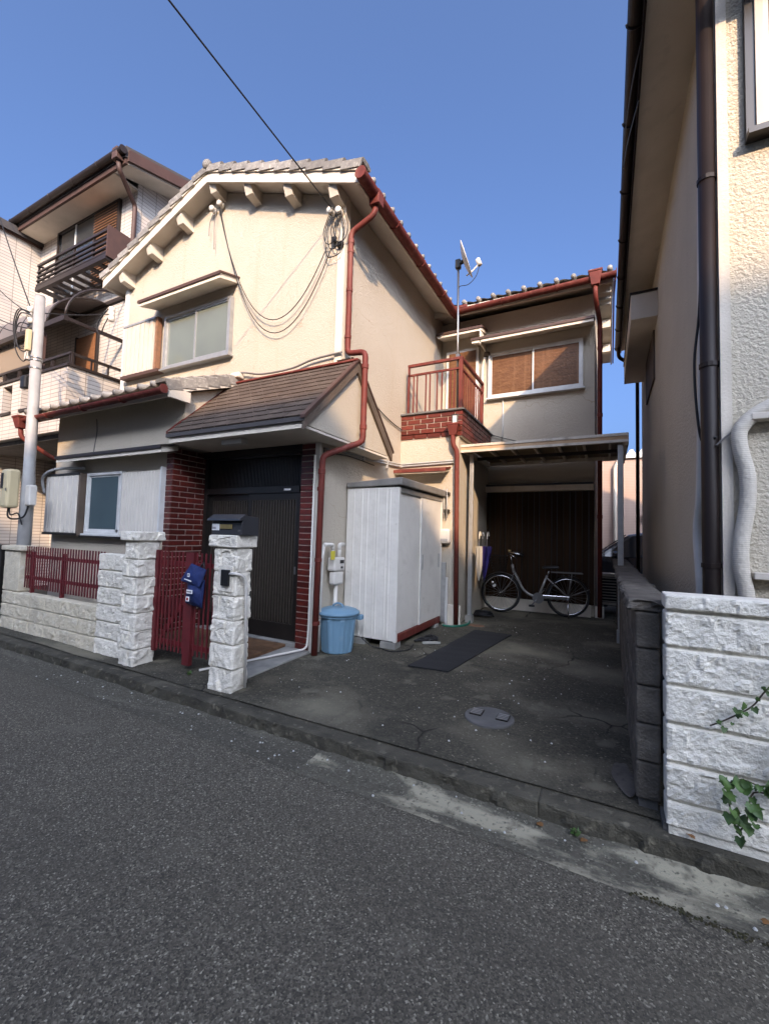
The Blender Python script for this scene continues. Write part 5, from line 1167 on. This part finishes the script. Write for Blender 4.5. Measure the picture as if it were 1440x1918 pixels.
# ------------------------------------------------------------------ left neighbour building (three storeys, white tile)
nb_ = thing('apartment_building', 'white tiled three storey building with brown balconies at the left', 'building', (-11, 7, 0))
N_ = nb_
B('wall', 'tile_white', N_, -12.47, -8.585, 5.0, 13, 3.2, 8.75); B('left_wing_wall', 'tile_white', N_, -18, -12.475, 2.6, 13, 0, 8.4)
B('ground_wall', 'tile_white', N_, -12.47, -8.59, 5.6, 12.9, 0, 3.199); B('corner_column', 'tile_white', N_, -9.25, -8.60, 4.95, 5.6, 0, 3.19)
MB().prism([(4.45, 8.56), (9, 9.9), (13.4, 8.6), (13.4, 8.8), (9, 10.12), (4.45, 8.78)], 'x', -12.9, -8.12).build('roof', 'roof_dark', N_)
MB().prism([(4.5, 8.50), (9, 9.80), (9, 10.0), (4.5, 8.72)], 'x', -8.14, -8.08).build('rake_board', 'brown_trim', N_)
MB().prism([(5.0, 8.7), (9, 9.85), (12.9, 8.7)], 'x', -12.4, -8.60).build('gable', 'tile_white', N_)
B('soffit', 'stucco_trim', N_, -12.47, -8.587, 4.52, 4.998, 8.46, 8.50)
MB().prism([(4.52, 8.47), (9, 9.79), (9, 9.83), (4.52, 8.51)], 'x', -8.586, -8.141).build('rake_soffit', 'soffit', N_)
B('fascia', 'brown_trim', N_, -12.5, -8.14, 4.47, 4.515, 8.46, 8.66)
gn = gutter_half('gutter', (-12.5, 4.40, 8.66), (-8.10, 4.40, 8.66), .075, 'brown_metal', N_)
B('drop_box', 'brown_trim', gn, -8.36, -8.20, 4.33, 4.47, 8.50, 8.72, bev=.01)
T('downpipe', 'brown_trim', gn, elbow_pts([(-8.28, 4.42, 8.5), (-8.28, 4.45, 8.35), (-8.52, 4.92, 8.05), (-8.52, 4.92, 3.3)], .06), .045, 10)
MB().prism([(-13.0, 8.35), (-12.42, 8.35), (-12.42, 8.55), (-13.0, 8.75)], 'y', 2.2, 13).build('wing_eave', 'brown_trim', N_)
MB().prism([(-12.36, 8.56), (-15.2, 9.6), (-18.2, 8.5), (-18.2, 8.3), (-15.2, 9.4), (-12.36, 8.38)], 'y', 2.2, 13).build('wing_roof', 'roof_dark', N_)
# third floor window, louvre and balcony
w3 = MB().box(-11.60, -9.12, 4.94, 5.0, 8.42, 8.48).box(-11.60, -11.54, 4.94, 5.0, 6.7, 8.42).box(-9.18, -9.12, 4.94, 5.0, 6.7, 8.42).build('window', 'brown_metal', N_)
B('pane', 'glass', w3, -11.54, -10.80, 4.975, 4.985, 6.7, 8.42); B('pane', 'glass', w3, -10.80, -10.02, 4.96, 4.97, 6.7, 8.42)
B('window_bar', 'alu_pale', w3, -10.83, -10.78, 4.945, 4.958, 6.7, 8.42)
cu = MB()
for i in range(28):
    x = -11.50+i*.052; cu.tube([(x, 4.992+.0*i, 6.7), (x, 4.992, 8.35)], .028, 6)
lv = B('louvre', 'brown_metal', w3, -10.02, -9.18, 4.945, 4.96, 6.7, 8.42)
lm_ = MB().hexa([(-.42, -.02, 0), (.42, -.02, 0), (.42, 0, .035), (-.42, 0, .035), (-.42, -.028, .008), (.42, -.028, .008), (.42, -.008, .045), (-.42, -.008, .045)]).mesh('louvre_slat', 'louver')
for i in range(26): inst('louvre_slat', lm_, (-9.60, 4.944, 6.74+i*.064), lv)
B('hood', 'alu_pale', N_, -11.65, -9.9, 4.85, 5.0, 8.485, 8.52)
b3 = thing('metal_balcony', None, None, (-9.9, 4.7, 6.75)); b3.parent = N_; b3.location = Vector((-9.9, 4.7, 6.75))-WLOC[N_.name]
BM = 'brown_metal'; y3 = 4.47; xa, xb_ = -11.25, -8.55
for z in (7.28, 7.12, 7.02, 6.92, 6.82): B('rail', BM, b3, xa, xb_, y3-.02, y3+.02, z-.018 if z < 7.2 else z-.03, z+.018)
B('bottom_beam', BM, b3, xa, xb_, y3-.03, y3+.05, 6.68, 6.78)
for i in range(4): x = xa+.02+i*.72; B('post', BM, b3, x-.018, x+.018, y3-.0, y3+.035, 6.78, 7.28)
for z in (7.28, 7.12, 7.0, 6.88, 6.74): B('side_rail', BM, b3, xa, xa+.04, y3+.021, 4.99, z-.02, z+.02)
B('end_panel', 'brown_trim', b3, xb_, xb_+.03, y3-.03, 4.99, 6.72, 7.34); B('back_beam', BM, b3, xa, xb_, 4.93, 4.99, 6.68, 6.76)
for i in range(9): x = xa+.15+i*.31; B('floor_slat', BM, b3, x-.06, x+.06, y3+.06, 4.92, 6.70, 6.73)
# second floor balcony
b2 = thing('tiled_balcony', None, None, (-10.5, 4.4, 3.3)); b2.parent = N_; b2.location = Vector((-10.5, 4.4, 3.3))-WLOC[N_.name]
yb = 3.90
# front panel built around two niches
xs3 = [-12.47, -10.89, -10.50, -10.10, -9.70, -8.46]
for i in (0, 2, 4): B('parapet', 'tile_white', b2, xs3[i], xs3[i+1], yb, yb+.14, 3.19, 4.34)
for i in (1, 3):
    B('parapet', 'tile_white', b2, xs3[i], xs3[i+1], yb+.001, yb+.139, 3.19, 3.68); B('parapet', 'tile_white', b2, xs3[i], xs3[i+1], yb+.001, yb+.139, 4.28, 4.34)
    B('niche_back', 'brown_trim', b2, xs3[i]-.03, xs3[i+1]+.03, yb+.141, yb+.16, 3.6, 4.34); B('niche_sill', 'brown_metal', b2, xs3[i]-.02, xs3[i+1]+.02, yb-.03, yb+.14, 3.682, 3.73)
B('parapet', 'tile_white', b2, -8.60, -8.461, yb+.141, 4.999, 3.19, 4.34); B('floor', 'dark_concrete', b2, -12.46, -8.601, yb+.161, 4.999, 3.19, 3.40)
for a in ((-12.47, -8.42, yb-.03, yb+.17),): B('coping', BM, b2, a[0], a[1], a[2], a[3], 4.341, 4.385)
B('coping', BM, b2, -8.63, -8.42, yb+.171, 4.999, 4.341, 4.385)
B('handrail', BM, b2, -12.47, -8.47, yb+.03, yb+.08, 4.58, 4.625); B('handrail', BM, b2, -8.55, -8.50, yb+.081, 4.95, 4.58, 4.625)
for i in range(7): x = -12.3+i*.63; B('baluster', BM, b2, x-.012, x+.012, yb+.04, yb+.07, 4.386, 4.58); B('baluster', BM, b2, x+.06, x+.08, yb+.04, yb+.07, 4.386, 4.58)
for i in range(4): y = 4.0+i*.3; B('baluster', BM, b2, -8.54, -8.51, y, y+.022, 4.386, 4.58)
B('underside', 'dark_concrete', b2, -12.46, -8.47, yb+.14, 5.59, 3.10, 3.189)
# awning and second floor openings
aw = thing('awning', None, None, (-10.5, 4.4, 5.4)); aw.parent = N_; aw.location = Vector((-10.5, 4.4, 5.4))-WLOC[N_.name]
def arc(x, y0=5.0, z0=6.22, y1=3.93, z1=5.33): return [(x, y1+(y0-y1)*(1-math.sin(t)), z1+(z0-z1)*math.cos(t)*1.0) if False else (x, y1+(y0-y1)*(1-math.cos(math.pi/2-t)), z1+(z0-z1)*math.sin(math.pi/2-t)) for t in [math.pi/2*i/10 for i in range(11)]]
for x in (-12.4, -11.4, -10.4, -9.4, -8.75): T('rib', BM, aw, arc(x), .022, 6)
def sheet(x0, x1):
    mb = MB(); a, b = arc(x0), arc(x1); n = len(a)
    mb.v = [(p[0], p[1], p[2]+.02) for p in a+b]+[(p[0], p[1], p[2]+.028) for p in a+b]
    for k0 in (0, 2*n):
        for i in range(n-1): mb.f.append((k0+i, k0+i+1, k0+n+i+1, k0+n+i))
    return mb.build('awning_panel', 'smoked', aw, smooth=True, fix=False)
for x0, x1 in ((-12.4, -11.4), (-11.4, -10.4), (-10.4, -9.4)): sheet(x0+.01, x1-.01)
B('front_beam', BM, aw, -12.47, -8.72, 3.90, 3.97, 5.24, 5.34); B('end_beam', BM, aw, -8.78, -8.72, 3.971, 4.99, 5.26, 5.32); B('post', 'brown_trim', aw, -9.75, -9.66, 3.98, 4.06, 4.386, 5.24); B('wall_beam', BM, aw, -12.47, -8.6, 4.95, 4.999, 6.20, 6.27)
db = B('wood_door', 'orange_board', N_, -10.45, -9.68, 4.95, 4.999, 4.4, 5.66); B('door_frame', BM, db, -10.50, -10.451, 4.94, 4.999, 4.4, 5.70); B('door_frame', BM, db, -9.679, -9.63, 4.94, 4.999, 4.4, 5.70)
B('dark_window', 'glass', N_, -12.40, -11.9, 4.96, 4.999, 4.4, 5.95)
B('sun_screen', 'tan_board', N_, -11.75, -9.80, 4.03, 4.05, 4.66, 5.22)
for i in range(7): B('louvre_slat', BM, N_, -12.42, -11.88, 4.935, 4.955, 4.5+i*.2, 4.56+i*.2)
# dark car port gate and small boundary wall left of the low wall
tag(B('dark_gatepost', 'bronze_black', None, -7.62, -7.40, 2.76, 2.86, .05, 1.22, bev=.01), 'black metal gatepost at the left end of the cream wall', 'gatepost')

# ------------------------------------------------------------------ background through the gap
bgb = thing('warehouse', 'pinkish brown warehouse seen through the gap behind the carport', 'warehouse', (2, 18, 0))
B('wall', 'pink_siding', bgb, -8, 14, 16.0, 24, -.02, 4.25); B('coping', 'alu_pale', bgb, -8.1, 14.1, 15.9, 24, 4.251, 4.36)
rfm = MB().prism([(-.14, 0), (-.04, .16), (.04, .16), (.14, 0)], 'y', -.1, 6).mesh('roof_rib', 'alu_pale')
for i in range(24): inst('roof_rib', rfm, (-2.5+i*.32, 16.0, 4.361), bgb)
T('downpipe', 'stucco_trim', bgb, elbow_pts([(.35, 15.9, 4.2), (.30, 15.88, 4.1), (.22, 15.9, 3.95), (.22, 15.9, 0)], .06), .06, 8)
B('wall_lamp', 'white_plastic', bgb, 1.0, 1.12, 15.85, 15.999, 2.2, 2.4, bev=.02)
# parked car behind
car = thing('parked_car', 'dark parked car behind the block wall in the gap', 'car', (.2, 12.6, 0))
def carbody():
    mb = MB(); prof = [(-2.6, .25), (-2.62, .62), (-2.45, .88), (-1.45, 1.05), (-.70, 1.56), (-.2, 1.64), (.8, 1.63), (1.35, 1.45), (1.62, 1.05), (1.70, .70), (1.66, .28)]
    n = len(prof); rows = [(11.75, .94, 0), (11.70, 1, .0), (13.40, 1, 0), (13.35, .94, 0)]
    def sec(y, inset): return [(x, y+(inset*max(0, z-1.0)*.28 if z > 1.0 else 0), z) for x, z in prof]
    mb.v = sec(11.72, 1)+sec(13.38, -1)
    mb.f = [tuple(range(n)), tuple(range(n, 2*n))[::-1]]+[(i, n+i, n+(i+1) % n, (i+1) % n) for i in range(n)]
    return mb.build('body', 'car_paint', car, bev=.05)
carbody()
MB().add([(-1.25, 11.722, 1.06), (-.15, 11.722, 1.06), (-.15, 11.86, 1.56), (-.62, 11.86, 1.53), (-1.25, 11.716, 1.06), (-.15, 11.716, 1.06), (-.15, 11.852, 1.56), (-.62, 11.852, 1.53)], [(0, 1, 2, 3), (7, 6, 5, 4), (0, 4, 5, 1), (1, 5, 6, 2), (2, 6, 7, 3), (3, 7, 4, 0)]).build('side_window', 'glass', car)
MB().add([(-.05, 11.722, 1.06), (1.30, 11.722, 1.06), (1.10, 11.86, 1.50), (-.05, 11.86, 1.56), (-.05, 11.716, 1.06), (1.30, 11.716, 1.06), (1.10, 11.852, 1.50), (-.05, 11.852, 1.56)], [(0, 1, 2, 3), (7, 6, 5, 4), (0, 4, 5, 1), (1, 5, 6, 2), (2, 6, 7, 3), (3, 7, 4, 0)]).build('side_window', 'glass', car)
MB().add([(-1.42, 11.82, 1.08), (-.74, 11.92, 1.55), (-.74, 13.18, 1.55), (-1.42, 13.28, 1.08), (-1.44, 11.82, 1.09), (-.76, 11.92, 1.57), (-.76, 13.18, 1.57), (-1.44, 13.28, 1.09)], [(0, 1, 2, 3), (7, 6, 5, 4), (0, 4, 5, 1), (1, 5, 6, 2), (2, 6, 7, 3), (3, 7, 4, 0)]).build('windscreen', 'glass', car)
for x in (-1.75, .95):
    for y in (11.70, 13.24):
        wh = MB().lathe([(.0, 0), (.20, 0), (.30, .01), (.32, .04), (.32, .13), (.30, .16), (0, .16)], (x, y, .32), 24, 'y').build('wheel', 'rubber', car, smooth=False)
        MB().lathe([(0, -.012), (.17, -.012), (.19, -.002), (0, -.002)], (x, y, .32), 20, 'y').build('rim', 'alu', wh)
B('wing_mirror', 'car_paint', car, -1.05, -.85, 11.52, 11.71, 1.04, 1.18, bev=.04); B('tail_light', 'tail_red', car, 1.60, 1.72, 11.70, 11.80, .8, 1.05, bev=.02); B('headlight', 'glass', car, -2.60, -2.3, 11.70, 11.80, .62, .8, bev=.02)
car.location = (1.35, 12.5, 0); car.scale = (1, 1, 1.07)

# ------------------------------------------------------------------ house across the street (behind the camera; shades the lane)
ah = thing('opposite_building', 'pale apartment block across the street to the right, behind the viewer', 'building', (10, -17, 0))
B('wall', 'plaster_far', ah, 4.1, 23, -22, -14.1, 0, 13.6); B('parapet', 'plaster_far', ah, 4.0, 23.1, -22.1, -14, 13.601, 13.9)
for fl in range(4):
    for x in (5.0, 8.0, 11.0, 14.0, 17.0):
        fz = 1.0+fl*3.1
        wq = B('window', 'alu', ah, x, x+1.8, -14.099, -14.04, fz, fz+1.3); B('pane', 'frosted', wq, x+.05, x+1.75, -14.039, -14.03, fz+.05, fz+1.25)
ah2 = thing('opposite_building', 'long pale house row across the street to the left, behind the viewer', 'building', (-8, -17, 0))
B('wall', 'plaster_far', ah2, -16, 2.6, -22, -14.1, 0, 12.8); B('parapet', 'plaster_far', ah2, -16.1, 2.7, -22.1, -14, 12.801, 13.1)
for fl in range(3):
    for x in (-15.2, -12.8, -10.2, -7.0, -3.8, -1.2):
        fz = 1.0+fl*3.8
        wq = B('window', 'alu', ah2, x, x+1.7, -14.099, -14.04, fz, fz+1.3); B('pane', 'frosted', wq, x+.05, x+1.65, -14.039, -14.03, fz+.05, fz+1.25)
